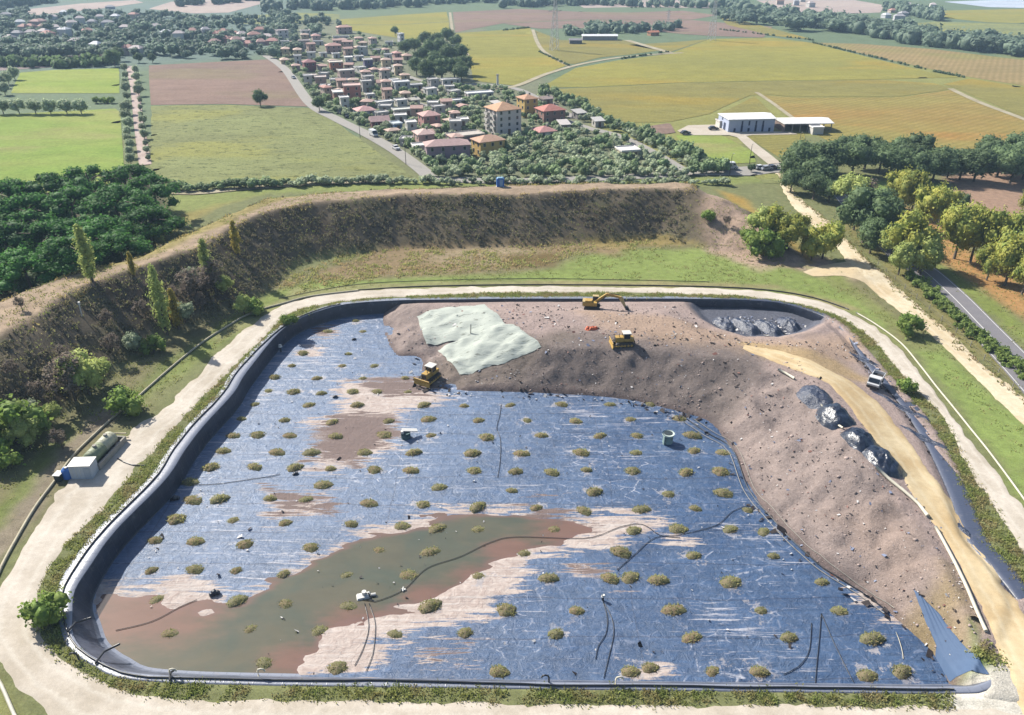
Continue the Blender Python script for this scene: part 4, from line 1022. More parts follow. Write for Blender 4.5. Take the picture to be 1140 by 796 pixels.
HS = [
 (477,144,27,9,2,'hip',(206,150,144),(214,160,152),'pink house with pink hipped roof alone in the gardens by the village street'),
 (508,119,18,5,1,'flat',WT,WH,'small white flat roofed shed among olive trees behind the pink house'),
 (517,161,43,9,1,'flat',(140,116,130),(196,184,170),'long low building with flat beige roof left of the apartment block'),
 (471,166,26,9,2,'hip',(204,170,160),(216,176,164),'pale pink house with hipped roof at the lower end of the village street'),
 (497,180,52,9,2,'hip',(178,152,164),(198,158,152),'wide mauve house with reddish roof nearest the embankment'),
 (543,175,36,9,2,'hip',YL,(212,160,128),'yellow house with terracotta roof below the apartment block'),
 (587,131,24,9,3,'hip',YL,(206,150,112),'tall yellow house with orange roof behind the apartment block'),
 (613,138,32,11,2,'hip',(170,130,118),(204,120,104),'brown house with broad red roof right of the tall yellow house'),
 (606,155,28,9,1,'hip',(230,226,222),(208,138,132),'white bungalow with red hipped roof in front of the brown house'),
 (608,117,16,6,1,'gable',(180,160,150),(176,150,140),'small grey roofed house just behind the broad red roof'),
 (700,177,28,8,1,'flat',(222,206,170),(232,228,222),'white flat roofed house alone among olive trees'),
 (645,133,16,6,1,'shed',GR,(190,184,178),'grey shed by the lane at the right edge of the village'),
 (666,142,14,5,1,'shed',(206,200,190),(200,194,188),'pale lean-to beside the lane below the grey shed'),
 (391,115,24,10,3,'flat',(204,138,124),(216,176,164),'tall red brick house with terraces beside the village street'),
 (375,116,15,9,2,'flat',(176,130,116),WH,'brown house with white slabs left of the tall red brick house'),
 (404,131,27,9,1,'hip',(176,186,200),(214,156,152),'bluish house with pink roof halfway along the village street'),
 (421,143,26,9,1,'gable',(140,90,90),(178,140,138),'dark red house with two brown gabled roofs by the street'),
 (440,146,15,7,1,'flat',(110,134,180),(196,206,216),'small blue walled house right of the dark red house'),
 (427,121,22,5,1,'flat',(206,204,196),WH,'low white roofed shed behind the dark red house'),
 (452,130,34,6,1,'flat',(196,192,180),(222,220,208),'long low white roofed shed left of the pink house'),
 (446,104,22,8,2,'flat',(196,196,200),(214,214,216),'grey white two storey box house below the dark grove'),
 (462,101,18,5,1,'flat',GR,WH,'low white roof right of the grey white box house'),
 (478,108,20,6,1,'gable',(206,180,160),(216,200,180),'beige roofed cottage below the left side of the dark grove'),
 (411,112,12,5,1,'flat',WT,WH,'little white hut behind the bluish house'),
 (339,42,13,8,2,'flat',WT,(220,206,200),'white house farthest up the village street'),
 (382,38,20,9,2,'hip',(200,170,160),(214,160,140),'pinkish villa at the corner of the far vineyard'),
 (379,45,20,5,1,'flat',WT,WH,'long white porch in front of the pinkish villa'),
 (338,54,15,8,2,'flat',(204,180,172),(214,196,190),'pale pink house beside the far end of the street'),
 (370,60,21,9,2,'hip',(196,160,150),(206,150,136),'reddish house with wide roof in the upper village'),
 (359,64,10,5,1,'flat',WT,WH,'small white hut left of the reddish house'),
 (373,80,19,9,2,'flat',(204,128,100),(230,214,196),'orange red house with white flat roof in the upper village'),
 (343,80,18,9,2,'hip',(150,86,92),(170,110,110),'dark red house with steep roof near the street in the upper village'),
 (331,72,10,6,2,'flat',WT,WH,'narrow white house left of the dark red steep roof'),
 (344,90,17,6,1,'flat',(206,196,186),(226,206,196),'pale flat roofed shop building below the dark red steep roof'),
 (409,77,13,8,2,'flat',(116,104,140),(220,214,206),'dark purple house with pale roof edge on the upper lane'),
 (384,90,22,8,2,'flat',(196,170,160),(226,214,206),'white roofed house just behind the tall red brick house'),
 (446,50,8,8,3,'flat',(226,226,230),(226,226,230),'tall white block in the dark grove'),
 (441,64,12,8,1,'hip',(206,160,150),(208,150,140),'pink roofed house left of the dark grove'),
 (452,67,13,8,1,'hip',(216,200,160),(200,160,140),'cream house with brown roof beside the dark grove'),
 (441,80,11,6,1,'flat',WT,WH,'small white cube house under the grove by the upper lane'),
 (501,95,25,6,1,'flat',(214,208,206),WH,'long white roofed building right below the dark grove'),
 (533,111,32,7,1,'flat',(190,180,176),(226,224,226),'long white hangar left of the tall yellow house'),
 (356,98,16,8,2,'flat',(190,160,150),(210,190,180),'pinkish box house on the street opposite the ploughed field'),
 (362,110,14,8,2,'hip',(206,186,170),(196,136,120),'cream house with red roof on the street near the field corner'),
 (425,98,16,7,1,'gable',(200,190,180),(196,150,136),'cottage with faded red roof below the upper lane'),
 (460,118,14,6,1,'gable',(200,196,186),(206,196,180),'beige gabled shed behind the pink house'),
 (553,123,14,7,1,'shed',(196,190,180),(210,200,190),'grey lean-to behind the apartment block'),
 (628,146,14,7,1,'shed',(190,180,176),(206,196,190),'flat shed right of the white bungalow'),
 (351,48,12,8,2,'hip',(206,180,170),(206,150,140),'pink roofed house left of the reddish wide roof'),
 (324,52,11,7,1,'hip',(206,196,186),(200,160,146),'small far house left of the village street end'),
 (313,46,16,9,3,'flat',(230,224,222),(226,206,200),'white three storey house at the far left edge of the village'),
 (728,40,14,7,1,'gable',(206,150,110),(206,120,84),'orange roofed farmhouse far off among the vineyards'),
]
for h in HS:
    house(*h[:8], h[8], rz=VR+random.uniform(-.2, .16))
r6 = np.random.default_rng(61); HX = []
for _ in range(9000):
    if len(HX) >= 82: break
    u = r6.uniform(312, 520); v = 40+(172-40)*r6.uniform()**.8
    if sdf(np.array([(300,62),(335,38),(372,36),(440,48),(455,92),(520,100),(560,122),(530,150),(520,185),(482,186),(440,160),(380,126),(345,104)], float), np.array([u]), np.array([v]))[0] < 3: continue
    wp = r6.uniform(7, 11)+v*.045
    if any(abs(u-a) < (w_+wp)*.46 and abs(v-b) < 3.2+v*.022 for a, b, w_ in [(h[0], h[1]-2, h[2]) for h in HS]+HX): continue
    HX.append((u, v, wp))
for i, (u, v, wp) in enumerate(sorted(HX)):
    rf, wc, rc = [('hip', (206,190,180), (206,164,148)), ('flat', WT, (226,222,216)), ('gable', (206,176,160), (200,156,140)), ('flat', (196,190,184), (206,200,196)), ('hip', (226,206,170), (206,170,150))][int(r6.integers(0, 5))]
    house(u, v, wp, 6, 1 if r6.uniform() < .6 else 2, rf, wc, rc, 'small plain house squeezed between the village houses, %s from the left' % ORD[i], rz=VR+r6.choice([0, 0, 1.57, -.35])+r6.uniform(-.2, .2), cat='house', group='small infill houses of the village', chim=False)
ap = house(560,151,38,13,4,'hip',(232,222,216),(216,160,116),'four storey apartment block with tiled roof and stacked balconies',balc=1,name='apartment_block',cat='building',rz=.5,hst=2.45)
# winery warehouse, open shed, farm hall
def warehouse(u, v, wpx, d, h, label, wall, roof, doors, rz, nm='warehouse', open_=False):
    p = at(u, v); w = wpx*mpp(u, v)/math.cos(rz)*.97
    c = p+Vector((0, d/2, 0)); t = thing(nm, c, rz, label, 'building')
    if not open_:
        MB().box(0, 0, h/2-.2, w, d, h+.4).build('wall', wallm(wall), t)
    else:
        MB().box(0, d/2-.2, h/2, w, .3, h).box(-w/2+.15, 0, h/2, .3, d, h).build('wall', wallm(wall), t)
        for i in range(7): MB().box(-w/2+.3+i*(w-.6)/6, -d/2+.3, h/2, .35, .35, h).build('post', M_CONC, t)
    rb = MB(); a, b = w/2+.4, d/2+.5
    rb.prism([(-b, h), (b, h), (b, h+.25), (0, h+1.3), (-b, h+.25)], -a, a)
    rb.v = [(y, x, z) for x, y, z in rb.v]; rb.f = [tuple(reversed(f)) for f in rb.f]
    rb.build('roof', roofm(roof), t)
    if doors:
        M = flat('warehouse_opening', C(52, 66, 100), .5, .1)
        for i, x in enumerate(np.linspace(-w*.36, w*.40, 6)):
            tall = i in (1, 3, 4)
            MB().box(x, -d/2-.02, (1.4 if tall else .9), .9, .1, 2.8 if tall else 1.6).build('door', M, t)
            if i in (2, 3, 4, 1): MB().box(x, -d/2-.02, h-1.5, .7, .1, 1.9).build('window', M, t)
        MB().box(-w/2-.02, -d*.15, 1.6, .1, 2.4, 3.2).build('door', M, t); MB().box(-w/2-.02, d*.1, 4.4, .1, 1.2, 1.2).build('window', M, t)
    return t
warehouse(834,147,54,13,5.2,'large pale blue warehouse with white roof at the edge of the vineyards',(196,206,232),(236,236,238),True,.10)
warehouse(898,147,56,12,3.4,'open sided shed with wide white roof right of the pale blue warehouse',(150,130,120),(238,236,232),False,.06,'shed',True)
warehouse(668,45,40,9,3.2,'long low farm hall with white roof far off in the vineyards',(170,166,170),(232,232,236),False,.0,'farm_hall')
warehouse(641,49,14,8,2.6,'small dark shed left of the far farm hall',(110,110,116),(136,132,136),False,.0,'shed')
house(803,143,8,6,1,'flat',WT,(214,206,200),'little annex at the left end of the pale blue warehouse',rz=.1,wins=False,name='annex',cat='building')
house(910,150,14,5,1,'flat',WT,WH,'small white kiosk in front of the open shed',rz=.05,wins=False,name='kiosk',cat='building')
warehouse(657,3,36,16,5,'long white industrial hall far away at the top of the picture',(206,206,206),(236,234,230),False,0,'hall')
pt = thing('chimney_stack', at(554, 95), 0, 'slim white chimney tower standing at the vineyard edge', 'tower')
MB().tube([(0,0,0),(0,0,5.5)],[.7,.6],10).build('shaft', wallm((230,228,224)), pt); MB().tube([(0,0,5.5),(0,0,6.0)],.85,10).build('cap', M_CONC, pt)
# far settlements: simple houses, walls and roof
FARH = [(35,33),(28,36),(42,30),(36,40),(24,31),(50,36),(46,27),(20,40),(55,44),(67,60),(81,31),(51,42),(121,31),(174,32),(109,57),(154,62),(144,61),(123,10),(62,34),(73,40),(90,26),(98,38),(104,30),(112,24),(130,24),(140,34),(150,22),(160,30),(86,50),(186,40),(12,46),(5,30),(8,22),(60,22),(72,16),(200,44),(215,38),(230,40),
 (240,54),(246,48),(252,51),(258,47),(264,52),(270,48),(277,52),(284,46),(291,50),(298,44),(304,50),(290,40),(281,41),(270,42),(262,41),(250,42),(296,36),(303,39),(243,44),(886,6),(893,2),(880,12),(902,8),(868,5),(1005,18),(1012,8),(1020,12),(1030,18),(994,14),(1000,24),(1038,8),(986,20),(1044,16)]
FC = [((206,160,150),(206,140,126)),((226,222,216),(214,196,190)),((206,190,180),(200,140,124)),((216,206,196),(226,222,220)),((206,180,170),(196,150,140)),((196,196,200),(176,172,176)),((226,226,228),(232,232,234))]
for i, (u, v) in enumerate(FARH):
    wc, rc = FC[(0, 2, 4, 1)[i % 4] if (24 < u < 56 or 236 < u < 306) else (1, 2, 5, 1, 6)[i % 5]]
    p = at(u, v); w = random.uniform(6.5, 10.5)
    lb, gr = (('small red roofed house in the hillside hamlet at the left', 'houses of the left hamlet') if u < 236 else
              ('small brick red house in the cluster beyond the ploughed field', 'houses of the red cluster') if u < 306 else
              ('tiny pale house in the far settlement at the top right', 'houses of the far right settlement'))
    if u < 236: lb = 'tiny far house in the hazy hamlet at the top left'
    t = thing('house', p, random.uniform(-.3, .6), lb, 'house', gr)
    h = random.choice([2.8, 3.4, 5.2, 5.6])
    MB().box(0, 0, h/2, w, 7, h).build('wall', wallm(wc), t)
    rb = MB(); a, b = w/2+.4, 3.9; rb.add([(-a,-b,h),(a,-b,h),(a,b,h),(-a,b,h),(-a*.4,0,h+2),(a*.4,0,h+2)], [(3,2,1,0),(0,1,5,4),(2,3,4,5),(1,2,5),(3,0,4)])
    rb.build('roof', roofm(rc), t)

# ------------------------------------------------------------------ olive groves and garden trees of the village
def inpoly(poly, u, v): return float(sdf(np.array(poly, float), np.array([u]), np.array([v]))[0])
VPOLY = [(300,66),(330,36),(372,34),(440,44),(455,92),(540,96),(600,104),(640,112),(690,140),(745,165),(800,192),(760,198),(480,198),(440,165),(380,132),(345,112)]
HB = [(h[0], h[1]-h[4]*4, h[2]*.46+1, 2+h[4]*3) for h in HS]+[(h[0], h[1]-2, h[2]*.42, 3) for h in HX]+[(560, 135, 22, 20)]
r5 = np.random.default_rng(5)
def shrub_meshes(mat, n, key, H=4.0, kind='shrub'):
    o = []
    for i in range(n):
        V, Q, T = crown(kind, H, np.random.default_rng(900+i+len(key)), .8)
        me = npmesh(key, V, [Q, T]); me.materials.append(mat); o.append(me)
    return o
SM = {'olive_tree': shrub_meshes(M_OLV, 4, 'olive_tree'), 'garden_tree': shrub_meshes(leaf_mat('garden_leaves', C(140, 166, 118), C(166, 184, 130), .3), 4, 'garden_tree'), 'far_tree': shrub_meshes(M_FAR, 4, 'far_tree')}
def small(key, u, v, h, label, group, wide=1.0, cat='tree'):
    p = at(u, v); p.z = gz(p)-h*.08
    o = bpy.data.objects.new(key, random.choice(SM[key])); COL.objects.link(o)
    o.location = p; s = h/4.0; o.scale = (s*wide, s*wide, s); o.rotation_euler = (0, 0, random.uniform(0, 6.28))
    return tag(o, label, cat, group)
cnt = 0; placed = []
VLpx = [(296,62),(318,78),(345,115),(375,133),(405,148),(440,168),(470,190),(478,198)]
def nearline(pts, u, v, w):
    for (a, b), (c, d) in zip(pts, pts[1:]):
        L = (c-a)**2+(d-b)**2; t = max(0, min(1, ((u-a)*(c-a)+(v-b)*(d-b))/L))
        if math.hypot(u-a-t*(c-a), v-b-t*(d-b)) < w*(.45+v/300): return True
    return False
LANES = [[(630,135),(655,143),(690,152),(730,172),(760,190)],[(425,76),(445,82),(480,92),(560,96),(600,110),(640,132)],[(450,112),(480,120),(505,138),(530,146)]]
while cnt < 500:
    u = r5.uniform(296, 805); v = 36+(198-36)*r5.uniform(0, 1)**.75
    if inpoly(VPOLY, u, v) < 0: continue
    sp = 1.6+v/55
    if any(abs(u-a) < sp*1.3 and abs(v-b) < sp*.6 for a, b in placed): continue
    if any(abs(u-a) < w and abs(v-b) < hh for a, b, w, hh in HB): continue
    if nearline(VLpx, u, v, 7.5) or any(nearline(l, u, v, 4) for l in LANES): continue
    placed.append((u, v)); cnt += 1
    if r5.uniform() < .57: small('olive_tree', u, v, r5.uniform(2.4, 4.4), 'small grey green olive tree in the gardens around the village', 'olive trees of the village gardens', 1.15)
    else: small('garden_tree', u, v, r5.uniform(2.6, 5.5), 'small green garden tree between the village houses', 'garden trees of the village', 1.0)
# boundary hedge of the village towards the vineyards, and shrubs under the road
for i in range(34):
    t = i/33; u = 604+t*200; v = 104+t*90
    small('garden_tree', u+r5.uniform(-2, 2), v+r5.uniform(-2, 2), r5.uniform(4, 7.5), 'dark tree bordering the village and the vineyards, %s from the left' % ORD[i], 'boundary trees between village and vineyards', 1.0)
for i in range(40):
    u = 196+i*7.2; v = 213-min(i, 24)*.35
    small('garden_tree' if i < 18 else 'olive_tree', u, v+r5.uniform(-1.5, 1.5), r5.uniform(2.2, 4.2), 'hedge bush just behind the crest of the bank, %s from the left' % ORD[i], 'hedge bushes behind the bank', 1.2, 'bush')
for i in range(44):
    u = 480+i*7.6; v = 205+r5.uniform(-2, 1.5)
    small('olive_tree', u, v, r5.uniform(1.6, 3.4), 'light green bush along the road behind the bank, %s from the left' % ORD[i], 'bushes along the road behind the bank', 1.3, 'bush')
for i in range(46):
    l_ = offline(VL, -5.2)[::-1]; q = l_[int(len(l_)*(.04+.9*i/46))]
    o = bpy.data.objects.new('garden_tree', random.choice(SM['garden_tree'])); COL.objects.link(o); s = r5.uniform(.45, 1.0); o.scale = (s, s, s); o.location = (q[0]+r5.uniform(-.8, .8), q[1]+r5.uniform(-.8, .8), 0)
    tag(o, 'roadside bush on the house side of the village street, %s from the embankment' % ORD[i], 'bush', 'bushes along the village street')
# far trees
FARP = [(0,64,40,66),(20,58,140,64),(140,60,330,66),(0,36,330,58),(170,18,330,40),(0,14,30,34),(60,14,230,36),(300,18,372,40)]
n = 0
while n < 290:
    a, b, c, d = FARP[r5.integers(0, len(FARP))]
    u, v = r5.uniform(a, c), r5.uniform(b, d)
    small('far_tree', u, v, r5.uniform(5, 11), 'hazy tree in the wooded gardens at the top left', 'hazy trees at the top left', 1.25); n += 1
for i in range(60):
    t = i/59; u = 795+t*360; v = 14+t*50+r5.uniform(-5, 3)+(6 if u < 900 else 0)
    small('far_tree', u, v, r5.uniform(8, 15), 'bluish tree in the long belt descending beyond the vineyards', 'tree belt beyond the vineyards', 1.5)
def mass(name, boxes, mat, label, cat, hr, n, seed, leaf=1.6):
    r = np.random.default_rng(seed); cen = []; rad = []
    for k in range(n):
        a, b, c, d = boxes[r.integers(0, len(boxes))]; t = r.uniform()
        p = at(a+(c-a)*t, b+(d-b)*t+r.uniform(-2.2, 2.2)*(.12 if leaf < .5 else 1 if leaf > 1 else 1.6)); h = r.uniform(*hr)
        cen.append((p.x, p.y, h*.45)); rad.append(h*.62)
    V, Q, T = leaves(np.array(cen), np.array(rad), 16, leaf, r, core=.9)
    o = link(name, npmesh(name, V, [Q, T]), mat); return tag(o, label, cat, None, 'stuff')
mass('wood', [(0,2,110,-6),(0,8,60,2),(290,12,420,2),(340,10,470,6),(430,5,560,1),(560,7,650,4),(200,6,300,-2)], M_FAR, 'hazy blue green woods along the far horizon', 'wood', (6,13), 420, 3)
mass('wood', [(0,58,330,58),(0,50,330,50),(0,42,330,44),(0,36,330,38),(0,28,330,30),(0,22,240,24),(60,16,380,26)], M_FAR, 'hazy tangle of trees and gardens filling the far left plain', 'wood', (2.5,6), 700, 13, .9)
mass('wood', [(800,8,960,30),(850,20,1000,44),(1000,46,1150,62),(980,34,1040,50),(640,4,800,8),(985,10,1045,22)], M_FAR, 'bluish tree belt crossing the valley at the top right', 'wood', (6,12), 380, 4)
mass('scrub', [(0,72,60,74),(60,74,130,72)], M_DARK, 'dark scrubby hedge above the upper green meadow', 'hedge', (4,6), 60, 5)
mass('hedge', [(628,38,690,36),(655,33,690,33),(690,36,755,32)], M_FAR, 'trees and hedges around the far farm hall', 'trees', (5,8), 60, 6)
mass('hedge', [(700,9,800,7),(800,33,905,45),(690,66,745,58),(560,34,590,31),(905,48,960,61),(960,61,1040,80),(1040,80,1075,87),(600,58,634,74)], M_DARK, 'thin dark hedge lines between the vineyard blocks', 'hedge', (.9,1.5), 300, 7, .4)
# ------------------------------------------------------------------ pipes along the pit and the tracks
M_PIPEB = flat('black_pipe', C(40, 42, 50), .4, .1, 2, .5)
M_PIPEW = flat('pale_pipe', C(222, 216, 196), .6, .12, 1.5)
M_KERB = flat('pale_kerb', C(206, 196, 168), .85, .2, 1)
def pipe(name, pts, r, mat, label, cat='pipe', zf=None, dz=0.0, step=1.2, z0=0.0, n=7, group=None):
    if zf is rz_: pts = [onw(*p_)[:2] for p_ in pts]; l = catmull(pts, step); f = zf
    else: l = catmull(P2(pts, z0), step); f = zf or ground_z
    z = f(l[:, 0], l[:, 1])+dz
    return tag(MB().tube([(a, b, c) for (a, b), c in zip(l, z)], r, n).build(name, mat, None, True), label, cat, group)
# black pressure pipe on the liner shelf
l = inset(RIMW, .15); l = l[(l[:, 1] < 150) & ~((l[:, 0] > 55) & (l[:, 1] < 62))]
order = np.argsort(np.arctan2(l[:, 1]-100, l[:, 0])+0)
def run(pts, dz, r, mat, label, name='pipe', zf=ground_z):
    z = np.full(len(pts), dz)
    return tag(MB().tube([(a, b, c) for (a, b), c in zip(pts, z)], r, 7).build(name, mat, None, True), label, 'pipe')
i0 = int(np.argmin(np.hypot(*(RIMW-np.array(at(1060, 769)[:2])).T))); i1 = int(np.argmin(np.hypot(*(RIMW-np.array(at(386, 338)[:2])).T)))
idx = list(range(i0, -1, -1))+list(range(len(RIMW)-1, i1, -1))
L1 = inset(RIMW, .2)[idx]
L1 = L1+np.stack([fbm(np.arange(len(L1)), np.zeros(len(L1)), 12, 5), fbm(np.arange(len(L1)), np.ones(len(L1)), 12, 6)], 1)*.35
run(L1[::2], .24, .1, M_PIPEB, 'long black pipe lying along the liner edge round the near and left sides')
pipe('kerb_pipe', [(-12,668),(2,632),(26,588),(42,562),(60,538),(82,508),(105,485),(128,464),(150,446),(170,428),(200,402),(228,380),(250,366),(280,349),(317,338),(346,330.5),(399,324)], .2, M_KERB, 'pale rail pipe along the outer edge of the left gravel track', dz=.18)
pipe('kerb_pipe', [(-8,748),(2,764),(10,782),(20,805)], .2, M_PIPEW, 'short pale pipe crossing the bottom left corner', dz=.2)
pipe('pipe', [(399,323.4),(465,319.5),(570,317.5),(700,318),(800,320),(860,324),(906,332),(945,345)], .12, M_PIPEB, 'thin dark pipe along the back edge of the far gravel track', dz=.15)
pipe('white_pipe', [(953,349),(975,362),(1003,383),(1025,409),(1042,431),(1060,453),(1080,478),(1104,508),(1142,560),(1185,622)], .15, M_PIPEW, 'white pipe along the outer edge of the right gravel track', dz=.2)
pipe('pipe', [(310,333),(375,320),(440,314),(580,310.5),(700,312),(790,314)], .06, M_PIPEB, 'second thin dark pipe in the grass behind the far track', dz=.1)
# pipes at the crest of the waste slope
pipe('white_pipe', [(866,413),(874,417),(884,423)], .22, M_PIPEW, 'short white pipe at the head of the waste slope', zf=rz_, dz=.35, z0=HP)
pipe('white_pipe', [(914,452),(920,462),(928,472),(938,478)], .16, M_PIPEW, 'thin white pipe beside the wrapped black heap', zf=rz_, dz=.3, z0=HP)
pipe('white_pipe', [(975,522),(988,534),(1004,547),(1022,563),(1032,576)], .24, M_PIPEW, 'white pipe at the slope crest below the wrapped black heaps', zf=rz_, dz=.35, z0=HP)
pipe('kerb_pipe', [(1041,588),(1050,604),(1059,621),(1068,639),(1077,658),(1087,682),(1097,704)], .22, M_PIPEW, 'pale pipe along the left edge of the sandy ramp', zf=rz_, dz=.25, z0=HP)
# hoses across the sheet
def floorz(x, y): return np.maximum(floor_z(x, y), WL)+.04
HOSE = [([(404,668),(417,670),(449,657),(475,633),(512,620),(546,604),(575,598),(650,600),(668,596)], 'black hose running from the white float across the pond'),
 ([(668,597),(690,588),(714,585),(735,597),(757,600)], 'black hose arching over the pale silt right of the pond'),
 ([(687,636),(705,620),(729,600),(755,597),(797,586),(815,571),(835,563)], 'black hose crossing the blue sheet towards the foot of the waste slope'),
 ([(129,702),(169,692),(200,676),(219,668)], 'thin dark hose across the left end of the pond'),
 ([(198,541),(240,540),(300,532),(312,529)], 'dark hose on the left part of the sheet'),
 ([(558,451),(556,465),(553,478),(557,490),(557,512),(554,533)], 'thin hose lying down the middle of the sheet'),
 ([(406,672),(410,690),(410,705),(405,722),(395,742)], 'left hose from the white float to the near wall'),
 ([(411,672),(417,690),(418,705),(415,730),(408,748)], 'right hose from the white float to the near wall'),
 ([(671,670),(681,690),(683,708),(677,735),(672,756)], 'black hose from the small white cap to the near edge'),
 ([(671,670),(676,690),(674,708),(666,720),(663,735)], 'thinner hose left of the one from the small white cap'),
 ([(914,684),(925,710),(938,738),(950,761)], 'right hose of the trio fanning out on the near right sheet'),
 ([(914,684),(912,710),(909,740),(907,766)], 'middle hose of the trio fanning out on the near right sheet'),
 ([(903,695),(902,715),(899,730),(888,744),(872,752)], 'left curled hose of the trio on the near right sheet'),
 ([(997,705),(1003,722),(1005,735)], 'short pale hose near the folded blue flap')]
for i, (pts, lb) in enumerate(HOSE):
    pipe('hose', pts, .042, M_PIPEW if 'pale' in lb[:12] else M_PIPEB, lb, 'hose', zf=floorz, dz=.05, z0=FZ, n=5, step=.8, group='hoses on the sheet')
TL = [(766,468),(790,484),(816,501),(834,546),(860,578),(885,605),(917,633),(959,660),(990,682)]
for q, (du, rr_, mt) in enumerate([(-6,.05,M_CONC),(-1,.08,M_PIPEB),(4,.05,M_CONC)]):
    pipe('drain_pipe', [(a+du, b-.4*du) for a, b in TL], rr_, mt, ['left pale drain pipe along the foot of the waste slope', 'middle black drain pipe along the foot of the waste slope', 'right pale drain pipe along the foot of the waste slope'][q], zf=lambda x, y: np.maximum(floorz(x, y), rz_(x, y)), dz=.12, z0=FZ, group='drain pipes at the slope foot')

# ------------------------------------------------------------------ ballast heaps on the sheet
MO = [(337.5,392),(388,393),(325,406),(381,406),(417,406),(306,419),(353,420),(404,420),(451,420),(299,434),(327,435),(358,437),(393,435),(420,435),(454,435),(284,449),(344,450),(398,450),(472,450),(517,451),(568,450),(317,467),(370,469),(433,468),(477,466),(533,467),(287,483),(323,484),(374,485),(428,483),(480,484),(542,486),(309,503),(347,503),(406,503),(461,503),(526,504),(284,519),(329,520),(368,521),(417,522),(458,523),(528,523),(574,524),(360,539),(489,542),(570,545),(301,554),(341,555),(411,559),(471,560),(532,563),(318,581),(391,582),(448,584),(487,586),(532,587),(365,367.5),(396,356),(404,368),
(625,449),(679,449),(724,449),(587,467),(641,468),(702,466),(756,465),(603,484),(668,484),(709,484),(771,484),(581,504),(647,503),(708,503),(773,501),(805,503),(614,525),(653,522),(704,523),(764,525),(802,524),(662,547),(744,549),(805,548),(597,564),(650,567),(714,566),(774,565),(832,567),(617,587),(755,588),(813,588),
(282,449),(269,465),(260,484),(249,501),(235,519),(212,536),(215,556),(245,555),(197,577),(260,578),(173,600.5),(218,602),(273,605),(169,634),(217,633),(263,634),(175,665),(264,667),(189,703),(279,698),(294,736),(346,608),(316,637),(422,610),(479,612),(386,638),(455,638),(533,640),(318,670),(388,672.5),(479,673),(356,700),(440,705),(518,703),(564,678),(376,742),(556,747),
(706,590),(850,591),(584,614),(691,614),(772,618),(861,618),(611,643),(679,643),(702,642),(733,645),(813,647),(915,647),(642,679),(750,678),(847,679),(934,679),(619,705),(770,709),(878,709),(971,710),(702,747),(724,743),(793,747),(845,747),(849,747),(965,751),(1004,747)]
MOc = []
for m in MO:
    if all(abs(m[0]-q[0]) > 6 or abs(m[1]-q[1]) > 6 for q in MOc): MOc.append(m)
mcx = np.array([tuple(at(u, v+2, FZ))[:2] for u, v in MOc]); setf(fm, np.min(np.hypot(X_FL[:, None]-mcx[None, :, 0], Y_FL[:, None]-mcx[None, :, 1]), 1), 'ring')
k = N('heap_soil', .95, .1); n1 = k.noise(1.3, k.obj(), 5); n2 = k.noise(6, k.obj(), 4, .8)
k.bump(n2, .8, .1)
oi = k.n('ShaderNodeObjectInfo').outputs['Random']
M_HEAP = k.out(k.gain(k.mix(k.rng(n1, .35, .65), k.mix(oi, C(140, 134, 106), C(156, 132, 108)), C(122, 124, 86)), n2, .65, 1.35))
M_DRY = leaf_mat('dry_weeds', C(196, 188, 122), C(168, 178, 100), .25, C(200, 170, 128))
HM = []
for i in range(7):
    r = np.random.default_rng(40+i); a, b = 14, 6
    V = [(0, 0, .5)]
    for j in range(1, b+1):
        q = j/b
        for m in range(a):
            an = 2*math.pi*m/a; rr_ = q*(1+.16*math.sin(an*2+i)+.1*math.sin(an*5+2*i)); V.append((math.cos(an)*rr_*1.15, math.sin(an)*rr_*.95, .5*(1-q**1.8)+r.uniform(-.05, .05)-(.12 if j == b else 0)))
    T = [(0, 1+m, 1+(m+1) % a) for m in range(a)]
    Q = [(1+j*a+m, 1+(j+1)*a+m, 1+(j+1)*a+(m+1) % a, 1+j*a+(m+1) % a) for j in range(b-1) for m in range(a)]
    me = npmesh('soil_heap', V, [np.array(T), np.array(Q)], smooth=True); me.materials.append(M_HEAP)
    nb = 150; th = r.uniform(0, 6.28, nb); q = r.uniform(0, 1, nb)**.55
    base = np.stack([np.cos(th)*q*1.1, np.sin(th)*q*.9, .48*(1-q**1.8)-.04], 1)
    d = np.stack([np.cos(th)*.5+r.normal(size=nb)*.5, np.sin(th)*.5+r.normal(size=nb)*.5, np.ones(nb)], 1); d /= np.linalg.norm(d, axis=1)[:, None]
    L = r.uniform(.12, .42, nb)[:, None]; s = np.cross(d, r.normal(size=(nb, 3))); s /= np.linalg.norm(s, axis=1)[:, None]; wd_ = .055
    VV = np.stack([base-s*wd_, base+s*wd_, base+d*L], 1).reshape(-1, 3)
    ge = npmesh('dry_weeds', VV, [np.arange(nb*3).reshape(nb, 3)]); ge.materials.append(M_DRY)
    HM.append((me, ge))
ROWV = [356,368,379,392,406,419,435,450,467,484,503,522,545,565,587,614,643,678,706,747]
rowsd = {}
for u, v in MOc:
    ri = int(np.argmin([abs(v-x) for x in ROWV])); rowsd.setdefault(ri, []).append((u, v))
rkeys = sorted(rowsd, reverse=True)
